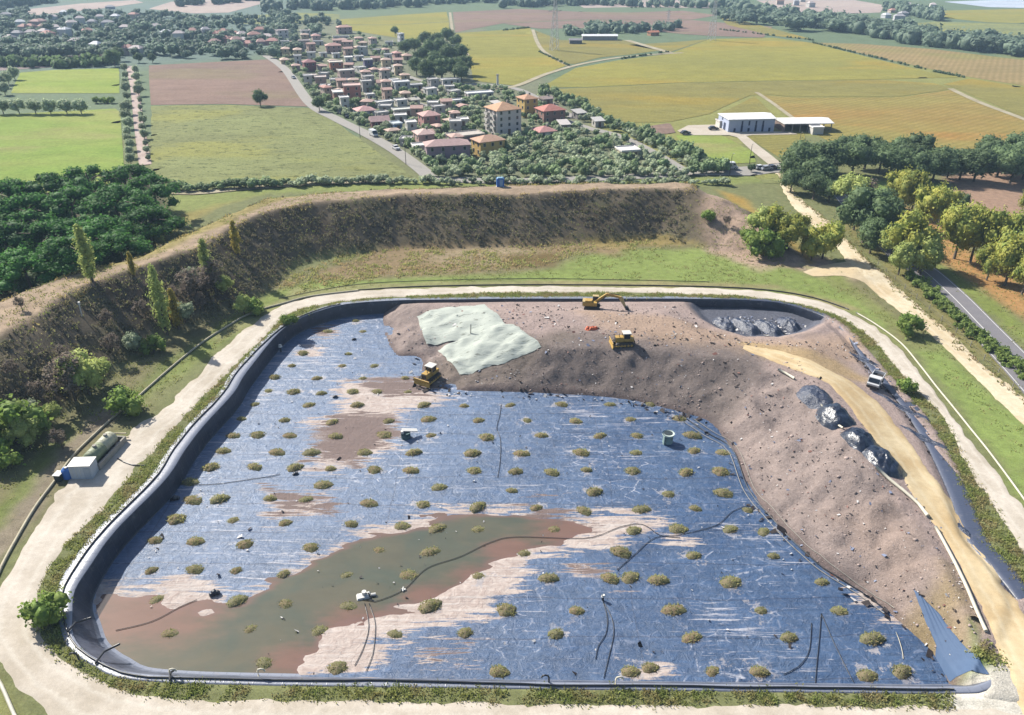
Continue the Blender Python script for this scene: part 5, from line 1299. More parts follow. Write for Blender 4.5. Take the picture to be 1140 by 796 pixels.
for kx, ri in enumerate(rkeys):
    for cx_, (u, v) in enumerate(sorted(rowsd[ri])):
        p = at(u, v+2, FZ); z = fzp(p)
        wet = inpoly(POND, u, v) > 0
        sil_ = any(inpoly(s_, u, v) > 0 for s_ in SILT)
        where = 'in the brown pond' if wet else 'on pale silt' if sil_ else 'on the blue sheet'
        rown = ('nearest the near wall' if kx == 0 else '%s from near wall' % (ORD[kx] if kx < len(ORD) else 'last'))
        lb = 'weedy heap %s, %s from left, row %s' % (where, ORD[cx_] if cx_ < len(ORD) else 'last', rown)
        t = thing('soil_mound', (p.x, p.y, (WL-.1 if wet else z-.04)), random.uniform(-.5, .5), lb, 'mound', 'weedy heaps weighting the sheet')
        s = random.uniform(.7, 1.25)*(.9 if v < 480 else 1.0); t.scale = (s*1.15, s, s*random.uniform(.7, 1.05)*(.8 if wet else 1))
        me, ge = random.choice(HM)
        kid('soil', me, t, (0, 0, 0)); o = kid('dry_weeds', ge, t, (0, 0, 0)); o['kind'] = 'stuff'

# ------------------------------------------------------------------ wells, float, vents and scraps on the sheet
M_WELL = flat('well_concrete', C(150, 176, 172), .8, .15, 1.5); M_WELLD = flat('well_shaft_dark', C(52, 64, 68), .6, .2)
M_WHITE = flat('white_plastic', C(236, 234, 228), .5, .06)
M_BAG = flat('black_bag', C(44, 50, 62), .35, .3, 3, .5)
p = at(743, 493, FZ)
t = thing('leachate_well', (p.x, p.y, FZ), .2, 'pale green concrete well ring standing on the right half of the sheet', 'well')
MB().tube([(0,0,-.2),(0,0,1.7)],.85,20).build('shaft', M_WELL, t, True)
rb = MB(); rb.tube([(0,0,1.7),(0,0,1.95)],1.02,20); rb.build('rim', flat('well_rim', C(196, 212, 206), .8, .1), t, True)
MB().tube([(0,0,1.95),(0,0,1.97)],.72,20).build('opening', M_WELLD, t); MB().box(-.9,-.5,.9,.16,.5,1.9).build('ladder_plate', M_WELL, t)
p = at(452, 488, FZ)
t = thing('leachate_well', (p.x, p.y, FZ), .3, 'dark green well with a tilted white lid on the left half of the sheet', 'well')
MB().tube([(0,0,-.2),(0,0,1.25)],.8,18).build('shaft', flat('well_green', C(80, 110, 112), .7, .15), t, True)
MB().box(.75,.3,1.35,2.6,.9,.14,R=Matrix.Rotation(.22,3,'Y')).build('lid', M_WHITE, t); MB().tube([(-.5,-.2,1.2),(-.6,-.3,1.8)],.25,8).build('vent', M_WHITE, t)
p = at(405, 664, WL)
t = thing('pump_float', (p.x, p.y, WL), .3, 'white pump raft floating near the right shore of the brown pond', 'float')
MB().box(0,0,.1,1.9,1.1,.3,taper=.8).build('raft', M_WHITE, t); MB().tube([(.1,.1,.2),(.1,.1,.75)],.3,10).build('pump', M_WHITE, t); MB().tube([(.1,.1,.6),(.6,-.3,.7),(.9,-.9,.15)],.1,7).build('elbow', M_PIPEB, t); MB().tube([(.9,-.2,.2),(1.5,-.25,.2)],.2,8).build('pontoon', M_WHITE, t)
p = at(449, 657, WL); t = thing('buoy', (p.x, p.y, WL), 0, 'small white buoy on the hose in the pond', 'buoy')
MB().tube([(-.3,0,.1),(.3,0,.1)],.14,8).build('drum', M_WHITE, t, True); MB().tube([(0,-.3,.1),(0,.3,.25)],.1,8).build('clamp', M_WHITE, t)
p = at(671, 669, FZ); t = thing('vent_pipe', (p.x, p.y, fzp(p)), 0, 'small white capped vent at the top of a hose on the near sheet', 'vent')
MB().tube([(0,0,-.1),(0,0,.7)],.14,10).build('pipe', M_PIPEB, t); MB().tube([(0,0,.7),(0,0,.98)],[.26,.2],12).build('cap', M_WHITE, t, True)
p = at(313, 392, FZ); t = thing('vent_pipe', (p.x, p.y, fzp(p)), 0, 'white topped vent post in the shadow of the far left wall', 'vent')
MB().tube([(0,0,-.1),(0,0,1.1)],.15,10).build('pipe', M_PIPEB, t); MB().tube([(0,0,1.1),(0,0,1.6)],[.42,.3],12).build('cap', M_WHITE, t, True)
for u, v, lb in [(195,557,'black plastic bundle at the foot of the left wall beside a heap'),(239,662,'dark bundle at the pale shore on the left of the pond'),(394,379,'small black scrap between heaps at the back left of the sheet'),(373,443,'little dark scrap at the edge of the silt'),(329,529,'dark scrap under the heap on the left sheet')]:
    p = at(u, v, FZ); r = np.random.default_rng(int(u))
    V, _, T = leaves(np.array([(0, 0, .25), (.4, .1, .2), (-.3, -.2, .15)]), np.array([.5, .4, .35]), 1, .01, r, .8, core=1.0)
    o = link('plastic_bundle', npmesh('plastic_bundle', V, [T]), M_BAG); o.location = (p.x, p.y, fzp(p)); o.scale = (1, 1, 1.2) if u < 300 else (.7, .7, .7)
    tag(o, lb, 'bundle')
# goosenecks on the near edge
for u, v, s, lb in [(288,753,1,'left bent vent pipe on the near rim'),(611,760,-1,'bent vent pipe on the middle of the near rim'),(685,762,1,'short bent vent pipe right of the middle of the near rim'),(190,753,1,'bent vent pipe near the left corner of the near rim'),(88,735,-1,'loop of hose beside the lower left pit corner')]:
    p = at(u, v); tag(MB().tube([(0,0,0),(0,0,.7),(.1*s,0,1.0),(.4*s,0,1.1),(.7*s,0,1.0),(.8*s,0,.75)], .1, 7).build('vent_pipe', M_PIPEW if s > 0 else M_PIPEB, None, True), lb, 'vent', 'vents on the near rim').location = (p.x, p.y, .1)
for u, v, lb in [(122,700,''),(106,738,'')]: pass
# strips of liner clamped over the wall
for u0, v0, u1, v1, lb in [(75,703,101,688,'upper dark hose hanging over the lower left corner wall'),(106,738,133,717,'middle dark hose hanging over the lower left corner wall'),(189,757,194,746,'dark hose hanging over the near wall by the left corner')]:
    a, b = at(u0, v0, .35), at(u1, v1, -1.2); 
    tag(MB().tube([(a.x, a.y, .3), ((a.x*.6+b.x*.4), (a.y*.6+b.y*.4), .3), (b.x, b.y, -1.2)], .13, 6).build('hose', M_PIPEB, None, True), lb, 'hose', 'hoses over the wall')

# ------------------------------------------------------------------ blue liner flap, tarps, wrapped heaps
k = N('blue_flap', .75, .3); al = k.attr('along', False); n1 = k.noise(.6, detail=4)
wv = k.math('SINE', k.math('MULTIPLY', al, 7.5)); k.bump(k.math('ADD', wv, k.math('MULTIPLY', n1, .6)), .35, .06)
M_FLAP = k.out(k.mix(n1, C(72, 96, 132), C(88, 114, 148)))
EAST = lambda x, y: np.maximum(waste_z(x, y)[0], floor_z(x, y, np.full(np.shape(x), -9.)))
def drape(name, corners, z0, mat, label, cat, zf, off, nx=26, ny=20, wr=.05, seed=1, parts=None):
    c = [np.array(onw(u, v)[:2]) for (u, v), z in zip(corners, z0)]
    s, t = np.meshgrid(np.linspace(0, 1, nx), np.linspace(0, 1, ny)); s, t = s.ravel()[:, None], t.ravel()[:, None]
    p = (c[0]*(1-s)+c[1]*s)*(1-t)+(c[3]*(1-s)+c[2]*s)*t
    ed = np.minimum(np.minimum(s, 1-s), np.minimum(t, 1-t))[:, 0]
    p = p+np.stack([fbm(p[:, 0], p[:, 1], 2.5, seed), fbm(p[:, 0], p[:, 1], 2.5, seed+9)], 1)*(ed < .02)[:, None]*.35
    z = zf(p[:, 0], p[:, 1])
    z = z+off+np.abs(fbm(p[:, 0]*.5+p[:, 1]*.9, p[:, 1]*.25-p[:, 0]*.3, 1.6, seed+3, 3))*wr*4+fbm(p[:, 0], p[:, 1], .9, seed+5, 2)*wr
    z = np.where(ed < .02, z-off*.7, z)
    me = npmesh(name, np.c_[p, z], [grid_faces(nx, ny)], smooth=True); setf(me, s[:, 0]*np.linalg.norm(c[1]-c[0]), 'along')
    return tag(link(name, me, mat), label, cat)
drape('liner_flap', [(1018,656),(1044,682),(1102,750),(1058,759)], (HP-.6,HP-.5,.1,FZ+.6), M_FLAP, 'folded light blue liner flap on the bank at the lower right corner', 'liner', lambda x, y: np.maximum(rz_(x, y), FZ), .16, 24, 34, .015, 5)
k = N('pale_geotextile', .85, .2); P = k.pos(); n1 = k.noise(.5, P, 5); n2 = k.noise(.7, k.vec(P, (.5, 2.4, 1), .5), 6, .7)
c = k.mix(n1, C(184, 192, 182), C(204, 210, 200)); c = k.mix(k.rng(n2, .585, .64, 0, .75), c, C(118, 122, 112))
k.bump(n2, .8, .25); M_GEO = k.out(c)
drape('geotextile_sheet', [(464,353),(540,339),(566,367),(474,384)], (-.2,.3,.3,-.9), M_GEO, 'upper pale green geotextile sheet spread on the waste', 'sheet', EAST, .14, 30, 24, .10, 11)
drape('geotextile_sheet', [(487,390),(571,361),(603,386),(512,418)], (-.9,.3,.3,-1.6), M_GEO, 'lower pale green geotextile sheet overlapping the waste slope', 'sheet', EAST, .18, 34, 26, .13, 12)
pp = Vector(onw(524, 372)); t = thing('post', (pp.x, pp.y, wzp(pp)), 0, 'thin dark post at the seam between the pale sheets', 'post')
MB().tube([(0,0,-.2),(.1,0,2.2)], .09, 6).build('shaft', M_PIPEB, t); MB().box(0,0,0,.5,.5,.2).build('foot', M_CONC, t)
k = N('black_film', .3, .6); P = k.obj(); n1 = k.noise(.8, P, 4, .6, 1.5); n2 = k.noise(3, P, 4, .7, .8)
k.bump(k.math('ADD', n1, k.math('MULTIPLY', n2, .22)), .5, .3)
M_FILM = k.out(k.mix(k.rng(n1, .4, .7), C(30, 40, 60), C(52, 66, 90)))
k = N('dusty_film', .4, .5); P = k.obj(); n1 = k.noise(1.4, P, 6, .7, 1.2); n2 = k.noise(5, P, 4, .7)
k.bump(k.math('ADD', n1, k.math('MULTIPLY', n2, .3)), .6, .3)
M_FILM2 = k.out(k.mix(k.rng(n2, .5, .68), C(50, 60, 84), C(104, 114, 138)))
def lump(name, u, v, z0, L, Wd, Hh, ang, mat, label, cat, zf, seed, nz=.16):
    p = Vector(onw(u, v)) if zf is rz_ else at(u, v, z0); a, b = 40, 14; V = [(0, 0, 1.0)]
    for j in range(1, b+1):
        q = j/b
        for m in range(a):
            an = 2*math.pi*m/a; V.append((math.cos(an)*q, math.sin(an)*q, (1-q**2.6)))
    V = np.array(V); e = 1/(np.maximum(np.abs(np.cos(np.arctan2(V[:, 1], V[:, 0])))**3+np.abs(np.sin(np.arctan2(V[:, 1], V[:, 0])))**3, .3))**(1/3)
    V[:, :2] *= e[:, None]**.8
    r = fbm(V[:, 0]*3+seed*5, V[:, 1]*3, 1.3, seed, 4); r2 = np.abs(fbm(V[:, 0]*6+seed, V[:, 1]*6, 1.1, seed+3, 3))
    V[:, :2] *= (1+.10*fbm(V[:, 0]*2+seed, V[:, 1]*2, .8, seed+6, 3))[:, None]
    V[:, 2] += (r*nz*1.6-r2*nz)*np.clip(V[:, 2]*3, 0, 1)
    V = V*np.array([L/2, Wd/2, Hh]); ca, sa = math.cos(ang), math.sin(ang)
    V[:, :2] = np.stack([V[:, 0]*ca-V[:, 1]*sa, V[:, 0]*sa+V[:, 1]*ca], 1)
    base = zf(V[:, 0]+p.x, V[:, 1]+p.y); b0 = float(zf(np.array([p.x]), np.array([p.y]))[0]); V[:, 2] += base-b0-.08
    T = [(0, 1+m, 1+(m+1) % a) for m in range(a)]
    Q = [(1+j*a+m, 1+(j+1)*a+m, 1+(j+1)*a+(m+1) % a, 1+j*a+(m+1) % a) for j in range(b-1) for m in range(a)]
    o = link(name, npmesh(name, V, [np.array(T), np.array(Q)], smooth=True), mat); o.location = (p.x, p.y, b0)
    return tag(o, label, cat)
d_ = at(995, 520, HP)-at(900, 432, HP); an_ = math.atan2(d_.y, d_.x)
for u, v, L, Wd, Hh, mt, lb in [(908,441,6.8,5.0,1.0,M_FILM2,'dull grey wrapped heap, uppermost of the four beside the ramp'),(930,463,6.6,5.2,1.5,M_FILM,'glossy black wrapped heap, second from the top beside the ramp'),(959,491,6.6,5.0,1.5,M_FILM,'glossy black wrapped heap, third from the top beside the ramp'),(983,514,7.2,5.2,1.6,M_FILM,'largest glossy black wrapped heap, lowest of the four beside the ramp')]:
    lump('wrapped_heap', u, v, HP, L, Wd, Hh, an_, mt, lb, 'heap', rz_, int(u) % 17, .2)
for u, v, L, Wd, lb in [(806,362,6.0,3.0,'leftmost grey blue wrapped ridge in the back basin'),(830,364,7.0,3.2,'middle grey blue wrapped ridge in the back basin'),(856,366,6.5,3.4,'third grey blue wrapped ridge in the back basin'),(878,362,5.5,3.0,'rightmost grey blue wrapped ridge in the back basin')]:
    lump('wrapped_heap', u, v, -1.6, L*1.25, Wd*1.2, 1.3, 1.9, M_FILM2, lb, 'heap', rz_, int(u) % 13, .25)
# torn liner along the rim right of the waste
for q, (u, v, L, ang) in enumerate([(966,398,8,-1.0),(1010,452,13,-.95),(1034,486,10,-.9),(1090,595,7,-1.1)]):
    pp = at(u, v); 
    lump('liner_scrap', u-5, v+3, 0, L, 1.7, .22, ang, M_FILM2, '%s crumpled grey liner strip from the top along the right rim' % ORD[q], 'liner', lambda x, y: np.maximum(rz_(x, y), np.minimum(0.15, rz_(x, y)+.6)), 3+q, .5)
# ------------------------------------------------------------------ machines
M_CAT = flat('machine_yellow', C(208, 168, 84), .6, .3, 3); M_CRM = flat('machine_cream', C(206, 182, 128), .6, .28, 3)
M_STEEL = flat('dark_steel', C(70, 66, 64), .6, .2, 3, .5); M_RUB = flat('rubber', C(48, 46, 46), .8, .15)
M_ROOF = flat('cab_roof_white', C(236, 232, 222), .5, .05)
def crawler(m, x, y, L, Wd, Hh):
    prof = []
    for k_ in range(14):
        a = 2*math.pi*k_/14; prof.append(((L/2-Hh/2)*(1 if math.cos(a) > 0 else -1)+math.cos(a)*Hh/2, Hh/2+math.sin(a)*Hh/2))
    m.prism([(x+a, b) for a, b in reversed(prof)], y-Wd/2, y+Wd/2)
    for k_ in range(12):
        xx = -L/2+.3+(L-.6)*k_/11
        m.box(x+xx, y, Hh+.02, .12, Wd+.02, .07); 
    return m
def bulldozer(u, v, rz, label, z0, sc=1.0, cream=False):
    p = Vector(onw(u, v)); z = p.z; MY = M_CRM if cream else M_CAT
    t = thing('bulldozer', (p.x, p.y, z), rz, label, 'bulldozer'); t.scale = (sc, sc, sc)
    for y in (-1.05, 1.05):
        tr = crawler(MB(), -.2, y, 3.9, .62, 1.0).build('crawler_track', M_STEEL, t)
        w = MB()
        for x in (-1.6, -.9, -.2, .5, 1.2): w.tube([(x, y-.34, .45), (x, y+.34, .45)], .26, 10)
        w.build('wheels', MY, tr)
    MB().box(-.3,0,.85,3.4,1.5,.6).build('chassis', MY, t)
    MB().box(.8,0,1.55,1.7,1.25,.95,taper=.94).build('engine_hood', MY, t)
    MB().box(1.67,0,1.5,.06,1.0,.8).build('grille', M_STEEL, t)
    cb = MB()
    for x in (-1.35, .0):
        for y in (-.72, .72): cb.box(x, y, 2.2, .1, .1, 1.3)
    cb.box(-.68,0,1.45,1.45,1.55,.5); cb.build('cab_frame', MY, t)
    MB().box(-.68,0,2.2,1.3,1.4,1.0).build('cab_glass', M_GLASS, t)
    MB().box(-.68,0,2.9,1.75,1.75,.14).build('cab_roof', M_ROOF, t)
    MB().box(-1.75,0,1.35,.9,1.5,.7).build('fuel_tank', MY, t)
    MB().tube([(.9,.3,2.0),(.9,.3,2.75),(.82,.3,2.85)],.07,8).build('exhaust', M_STEEL, t)
    for y in (-1.5, 1.5): MB().tube([(-.2,y,.5),(2.2,y,.45)],.12,6).build('push_arm', MY, t)
    bl = MB(); bl.prism([(2.25,.05),(2.4,.0),(2.55,.05),(2.42,.5),(2.42,.9),(2.55,1.25),(2.4,1.3),(2.27,.9),(2.25,.5)], -1.75, 1.75); bl.build('blade', MY, t)
    for y in (-.5, .5): MB().tube([(1.5,y,1.35),(2.3,y,.8)],.08,6).build('lift_cylinder', M_STEEL, t)
    MB().prism([(-2.2,1.0),(-2.5,1.0),(-2.75,.1),(-2.6,.05),(-2.4,.7)], -.2, .2).build('ripper', M_STEEL, t)
    return t
bulldozer(693, 384, math.pi+.1, 'yellow bulldozer with white cab roof parked alone on the flat waste', HP, .92, False)
bulldozer(478, 423, -2.1, 'yellow bulldozer at the foot of the slope beside the lower pale sheet', -1.6, 1.0)
p = Vector(onw(659, 344))
t = thing('excavator', (p.x, p.y, wzp(p)), -.12, 'yellow excavator with its long arm reaching right at the back of the pit', 'excavator'); t.scale = (.9, .9, .9)
for y in (-1.15, 1.15): crawler(MB(), 0, y, 3.9, .65, .95).build('crawler_track', M_STEEL, t)
MB().box(0,0,.95,1.6,1.8,.5).build('undercarriage', M_STEEL, t)
MB().box(-.5,0,1.65,3.2,2.5,.9).build('house', M_CAT, t)
MB().box(-1.9,0,1.75,.9,2.5,1.1,taper=.9).build('counterweight', M_CRM, t)
MB().box(.75,.75,2.35,1.4,1.0,1.5,taper=.92).build('cab_glass', M_GLASS, t); MB().box(.75,.75,3.15,1.45,1.05,.12).build('cab_roof', M_CRM, t)
MB().box(-.9,-.3,2.3,1.6,1.6,.5).build('engine_cover', M_CAT, t)
bm = MB(); bm.prism([(.8,1.7),(1.2,1.9),(3.4,3.7),(6.4,3.2),(6.6,3.6),(3.3,4.35),(.7,2.3)], -.32, .12); bm.build('boom', M_CAT, t)
st = MB(); st.prism([(6.1,3.2),(6.7,3.75),(7.2,3.3),(8.1,.95),(7.7,.85)], -.27, .07); st.build('stick', M_CRM, t)
MB().prism([(7.6,1.1),(8.3,1.2),(8.8,.5),(8.5,-.05),(7.8,.1),(7.95,.6)], -.6, .4).build('bucket', M_STEEL, t)
for y in (-.45, .25): MB().tube([(1.1,y,1.7),(3.2,y,3.6)],.1,6).build('boom_cylinder', M_STEEL, t)
MB().tube([(3.7,-.1,4.2),(6.3,-.1,4.1)],.09,6).build('stick_cylinder', M_STEEL, t)
# white pickup by the sandy ramp
def car_parts(t, L, Wd, Hh, body, kind):
    a = L/2; w = .34 if Hh < 1.8 else .42
    if kind == 'car':
        prof = [(-a,.35),(a,.35),(a,.75),(a*.92,.9),(a*.42,1.0),(-a*.85,1.02),(-a,.85)]
        roofp = [(a*.45,.98),(a*.12,Hh),(-a*.55,Hh),(-a*.88,1.0)]
        MB().prism(list(reversed(prof)), -Wd/2, Wd/2).build('body', body, t)
        MB().prism(list(reversed(roofp)), -Wd/2+.1, Wd/2-.1).build('window_glass', M_GLASS, t)
        MB().box(-a*.22,0,Hh+.02,a*.7,Wd-.3,.05).build('roof', body, t)
    elif kind == 'van':
        prof = [(-a,.4),(a,.4),(a,.95),(a*.78,1.15),(a*.55,Hh),(-a,Hh)]
        MB().prism(list(reversed(prof)), -Wd/2, Wd/2).build('body', body, t)
        MB().prism([(a*.795,1.2),(a*.60,Hh-.15),(a*.57,Hh-.15),(a*.74,1.2)], -Wd/2+.12, Wd/2-.12).build('windscreen', M_GLASS, t)
        for s in (-1, 1): MB().box(a*.45,s*(Wd/2+.01),Hh*.72,a*.3,.03,.5).build('side_window', M_GLASS, t)
    else:
        MB().box(0,0,.75,L,Wd*.6,.3).build('chassis', M_STEEL, t)
        prof = [(a*.28,.6),(a,.6),(a,1.2),(a*.9,1.35),(a*.72,Hh),(a*.3,Hh),(a*.28,1.3)]
        MB().prism(list(reversed(prof)), -Wd/2, Wd/2).build('cab', body, t)
        MB().prism([(a*.91,1.42),(a*.75,Hh-.1),(a*.72,Hh-.1),(a*.86,1.42)], -Wd/2+.1, Wd/2-.1).build('windscreen', M_GLASS, t)
        for s in (-1, 1): MB().box(a*.52,s*(Wd/2+.01),Hh*.76,a*.3,.03,.55).build('side_window', M_GLASS, t)
        MB().box(-a*.38,0,1.0,a*1.24,Wd,.12).build('bed_floor', M_STEEL, t)
        for s in (-1, 1): MB().box(-a*.38,s*(Wd/2-.05),1.3,a*1.24,.08,.6).build('bed_side', body, t)
        MB().box(-a+.06,0,1.3,.08,Wd-.2,.6).build('tailgate', body, t); MB().box(a+.03,0,.75,.1,Wd,.25).build('bumper', M_STEEL, t)
    for x in (-a*.62, a*.62):
        for s in (-1, 1):
            wh = MB().tube([(x, s*(Wd/2-.24), w), (x, s*(Wd/2+.02), w)], w, 14).build('wheel', M_RUB, t)
            MB().tube([(x, s*(Wd/2+.02), w), (x, s*(Wd/2+.04), w)], w*.55, 10).build('rim', M_FRAME, wh)
    if kind != 'x':
        for s in (-1, 1): MB().box(a-.02,s*Wd*.36,.78,.08,.3,.16).build('headlight', M_FRAME, t)
M_CARW = flat('car_white', C(238, 238, 238), .3, .02, 1, .5); M_CARD = flat('car_dark', C(60, 66, 80), .3, .05, 1, .5); M_CARS = flat('car_silver', C(176, 182, 190), .3, .04, 1, .5); M_CARR = flat('car_red', C(160, 60, 52), .3, .05, 1, .5)
p = Vector(onw(974, 428))
t = thing('pickup_truck', (p.x, p.y, max(wzp(p), 0)), -2.2, 'white pickup truck parked beside the top of the sandy ramp', 'truck')
car_parts(t, 5.0, 2.0, 2.2, M_CARW, 'truck')
vr = math.atan2(*(list(at(440, 168)-at(375, 133))[1::-1]))
for u, v, kd, mt, rz, lb in [(416,152,'van',M_CARW,vr,'white van parked along the village street beside the dark red house'),(441,167,'car',M_CARW,vr,'white car parked near the lower end of the village street'),(386,131,'car',M_CARD,vr,'dark car on the village street below the bluish house'),(379,127,'car',M_CARD,vr,'second dark car on the village street, farther up'),(327,88,'car',M_CARS,vr,'silver car at the upper bend of the village street'),
     (812,189,'van',M_CARW,.1,'white van standing by the road left of the car park'),(846,189,'car',M_CARW,.3,'leftmost white car in the car park'),(853,190,'car',M_CARS,.3,'silver car in the middle of the car park'),(860,189,'car',M_CARD,.3,'dark car at the right of the car park'),(794,145,'car',M_CARD,.1,'dark car parked left of the pale blue warehouse'),(763,150,'car',M_CARD,.3,'dark car on the verge near the earth mound yard'),(801,190,'car',M_CARW,.1,'white car on the road just left of the white van')]:
    p = at(u, v); t = thing('parked_van' if kd == 'van' else 'parked_car', (p.x, p.y, .28), rz, lb, 'van' if kd == 'van' else 'car')
    car_parts(t, 5.6 if kd == 'van' else 4.3, 2.0 if kd == 'van' else 1.8, 2.5 if kd == 'van' else 1.5, mt, kd)
# orange heap of netting on the waste
p = at(659, 366, HP); M_ORG = flat('orange_plastic', C(236, 120, 80), .6, .2, 5)
t = lump('orange_netting', 659, 366, HP, 3.0, 1.6, .7, .2, M_ORG, 'crumpled orange netting lying on the flat waste', 'netting', rz_, 4, .5)

# ------------------------------------------------------------------ tank station on the left track
A = at(96, 528); Bp = at(128, 494); dv = (Bp-A); ax = math.atan2(dv.y, dv.x)
def onst(a, b, z=0.0): 
    return Vector((A.x+math.cos(ax)*a-math.sin(ax)*b, A.y+math.sin(ax)*a+math.cos(ax)*b, z))
t = thing('bund', onst(4.9, 0), ax, 'low concrete containment wall round the two green tanks', 'wall')
for nm, x, y, L, Wd in (('wall', 0, -1.55, 7.6, .25), ('wall', 0, 1.55, 7.6, .25), ('wall', 3.7, 0, .25, 2.9), ('wall', -3.7, 0, .25, 2.9)):
    MB().box(x, y, .5, L, Wd, 1.2).build('wall_panel', M_CONC, t)
MB().box(0,0,.05,7.2,2.9,.1).build('floor_slab', M_CONC, t)
M_TANK = flat('tank_green', C(150, 160, 126), .6, .15, 1.2); M_TANK2 = flat('tank_beige', C(206, 204, 176), .6, .12, 1.2)
def htank(c, mat, label, L=2.9, R_=1.1):
    t = thing('tank', c, ax, label, 'tank', 'tanks inside the concrete bund')
    xs = [-L/2-.45, -L/2-.3, -L/2, L/2, L/2+.3, L/2+.45]; rs = [.25, .8, R_, R_, .8, .25]
    MB().tube([(x, 0, R_+.35) for x in xs], rs, 18).build('shell', mat, t, True)
    for x in (-L/3, 0, L/3): MB().tube([(x-.05, 0, R_+.35), (x+.05, 0, R_+.35)], R_+.03, 18).build('hoop', mat, t)
    MB().tube([(.3,0,2*R_+.3),(.3,0,2*R_+.6)],.3,10).build('manhole', M_CONC, t)
    for x in (-L/3, L/3): MB().box(x,0,.3,.3,1.6,.6).build('saddle', M_CONC, t)
htank(onst(3.3, .15), M_TANK, 'nearer green tank lying in the concrete bund')
htank(onst(6.3, .15), M_TANK2, 'farther beige tank lying in the concrete bund')
t = thing('container', onst(-.1, .0), .05, 'white equipment container in front of the green tanks', 'container')
MB().box(0,0,1.15,3.1,2.2,2.3).build('body', flat('container_white', C(208, 216, 226), .6, .06), t); MB().box(0,0,2.36,3.3,2.4,.14).build('roof', M_WHITE, t); MB().box(.95,-1.13,1.0,.9,.06,1.9).build('door', flat('container_door', C(188, 198, 210), .6, .05), t)
for x in (-1.2, -.6, .0): MB().box(x,-1.12,1.3,.05,.05,1.9).build('rib', M_WHITE, t)
p = at(76.5, 531); t = thing('water_tank', (p.x, p.y, 0), 0, 'round blue plastic tank beside the white container', 'tank')
MB().tube([(0,0,0),(0,0,1.3),(0,0,1.6),(0,0,1.7)],[.75,.78,.55,.25],16).build('shell', flat('blue_plastic', C(64, 120, 200), .5, .1), t, True); MB().tube([(0,0,1.68),(0,0,1.8)],.2,10).build('cap', M_WHITE, t)
p = at(67, 534); t = thing('cabinet', (p.x, p.y, 0), ax, 'small dark cabinet with white lid left of the blue tank', 'cabinet')
MB().box(0,0,.55,1.1,.9,1.1).build('body', flat('cabinet_dark', C(70, 76, 70), .7, .2), t); MB().box(0,0,1.15,1.3,1.1,.1).build('lid', M_WHITE, t)
pipe('pipe', [(121,488),(130,487.5),(142,487.5)], .12, M_KERB, 'upper rail of pipe behind the green tanks', dz=.9)
pipe('pipe', [(123,490),(132,489.5),(144,489.5)], .12, M_KERB, 'lower rail of pipe behind the green tanks', dz=.5)
pipe('hose', [(131,511),(138,515),(146,518),(162,519)], .09, M_PIPEB, 'dark hose from the tanks over the gravel to the liner', 'hose', dz=.14)
p = at(557, 208, HC); t = thing('portable_toilet', (p.x, p.y, gz(p)-.1), .1, 'bright blue cabin with pale roof on the crest of the bank', 'cabin')
MB().box(0,0,1.15,2.1,1.6,2.3).build('body', flat('blue_cabin', C(56, 124, 214), .5, .08), t); MB().box(0,0,2.4,2.0,1.5,.35,taper=.7).build('roof', flat('blue_roof', C(150, 196, 226), .5, .05), t); MB().box(.2,-.82,1.1,.9,.05,1.9).build('door', flat('blue_door', C(150, 186, 226), .5, .05), t); MB().box(0,0,.05,2.3,1.8,.1).build('base', M_WHITE, t)
# post on the dark bank, sign posts and lamp posts
p = at(93, 358, 6); t = thing('post', (p.x, p.y, gz(p)-.2), .0, 'thin white marker post on the dark left bank', 'post')
MB().tube([(0,0,0),(.15,0,2.6)],.1,7).build('shaft', M_WHITE, t); MB().tube([(.15,0,2.6),(.2,0,3.2)],.22,8).build('head', M_WHITE, t)
for i, (u, v) in enumerate([(401,153),(452,183),(357,117),(812,196),(834,184),(888,170)]):
    p = at(u, v); t = thing('street_lamp', (p.x, p.y, 0), [2.2, 2.2, 2.2, 1, 1, 1][i], 'slender grey street lamp ' + ['halfway along the village street','at the lower end of the village street','near the corner of the ploughed field','in front of the car park road','on the corner by the warehouse drive','by the road left of the dark trees'][i], 'street lamp')
    MB().tube([(0,0,0),(0,0,7)],[.13,.08],7).build('pole', M_STEEL, t); MB().tube([(0,0,7),(.6,0,7.4),(1.4,0,7.45)],.06,6).build('arm', M_STEEL, t); MB().box(1.6,0,7.42,.6,.25,.12).build('lantern', M_FRAME, t)
# lattice pylons in the vineyards
M_PYL = flat('galvanised_steel', C(206, 208, 210), .5, .05, 1, .5)
def pylon(u, v, hpx, label, rz):
    p = at(u, v); h = hpx*mpp(u, v)*1.07; t = thing('pylon', p, rz, label, 'pylon', 'power pylons in the vineyards')
    m = MB(); b0, b1 = h*.075, h*.018; lv = np.linspace(0, 1, 9)
    cor = lambda q, k_: (((b0*(1-q)+b1*q)*(1 if k_ in (0, 3) else -1)), ((b0*(1-q)+b1*q)*(1 if k_ < 2 else -1)), h*.95*q)
    R_ = h*.0042
    for k_ in range(4): MB().tube([cor(q, k_) for q in lv], R_, 4).build('leg', M_PYL, t)
    for q0, q1 in zip(lv, lv[1:]):
        for k_ in range(4): m.tube([cor(q0, k_), cor(q1, (k_+1) % 4)], R_*.6, 3); m.tube([cor(q1, k_), cor(q0, (k_+1) % 4)], R_*.6, 3)
    o = m.build('lattice', M_PYL, t); o['kind'] = 'stuff'
    for q, L in ((.72, .14), (.82, .17), (.92, .13)):
        a = MB(); a.tube([(-h*L, 0, h*q), (0, 0, h*(q+.02)), (h*L, 0, h*q)], R_, 4); a.tube([(-h*L, 0, h*q), (0, 0, h*(q-.03)), (h*L, 0, h*q)], R_*.7, 4); a.build('cross_arm', M_PYL, t)
    MB().tube([(0,0,h*.93),(0,0,h)],R_*1.5,4).build('peak', M_PYL, t)
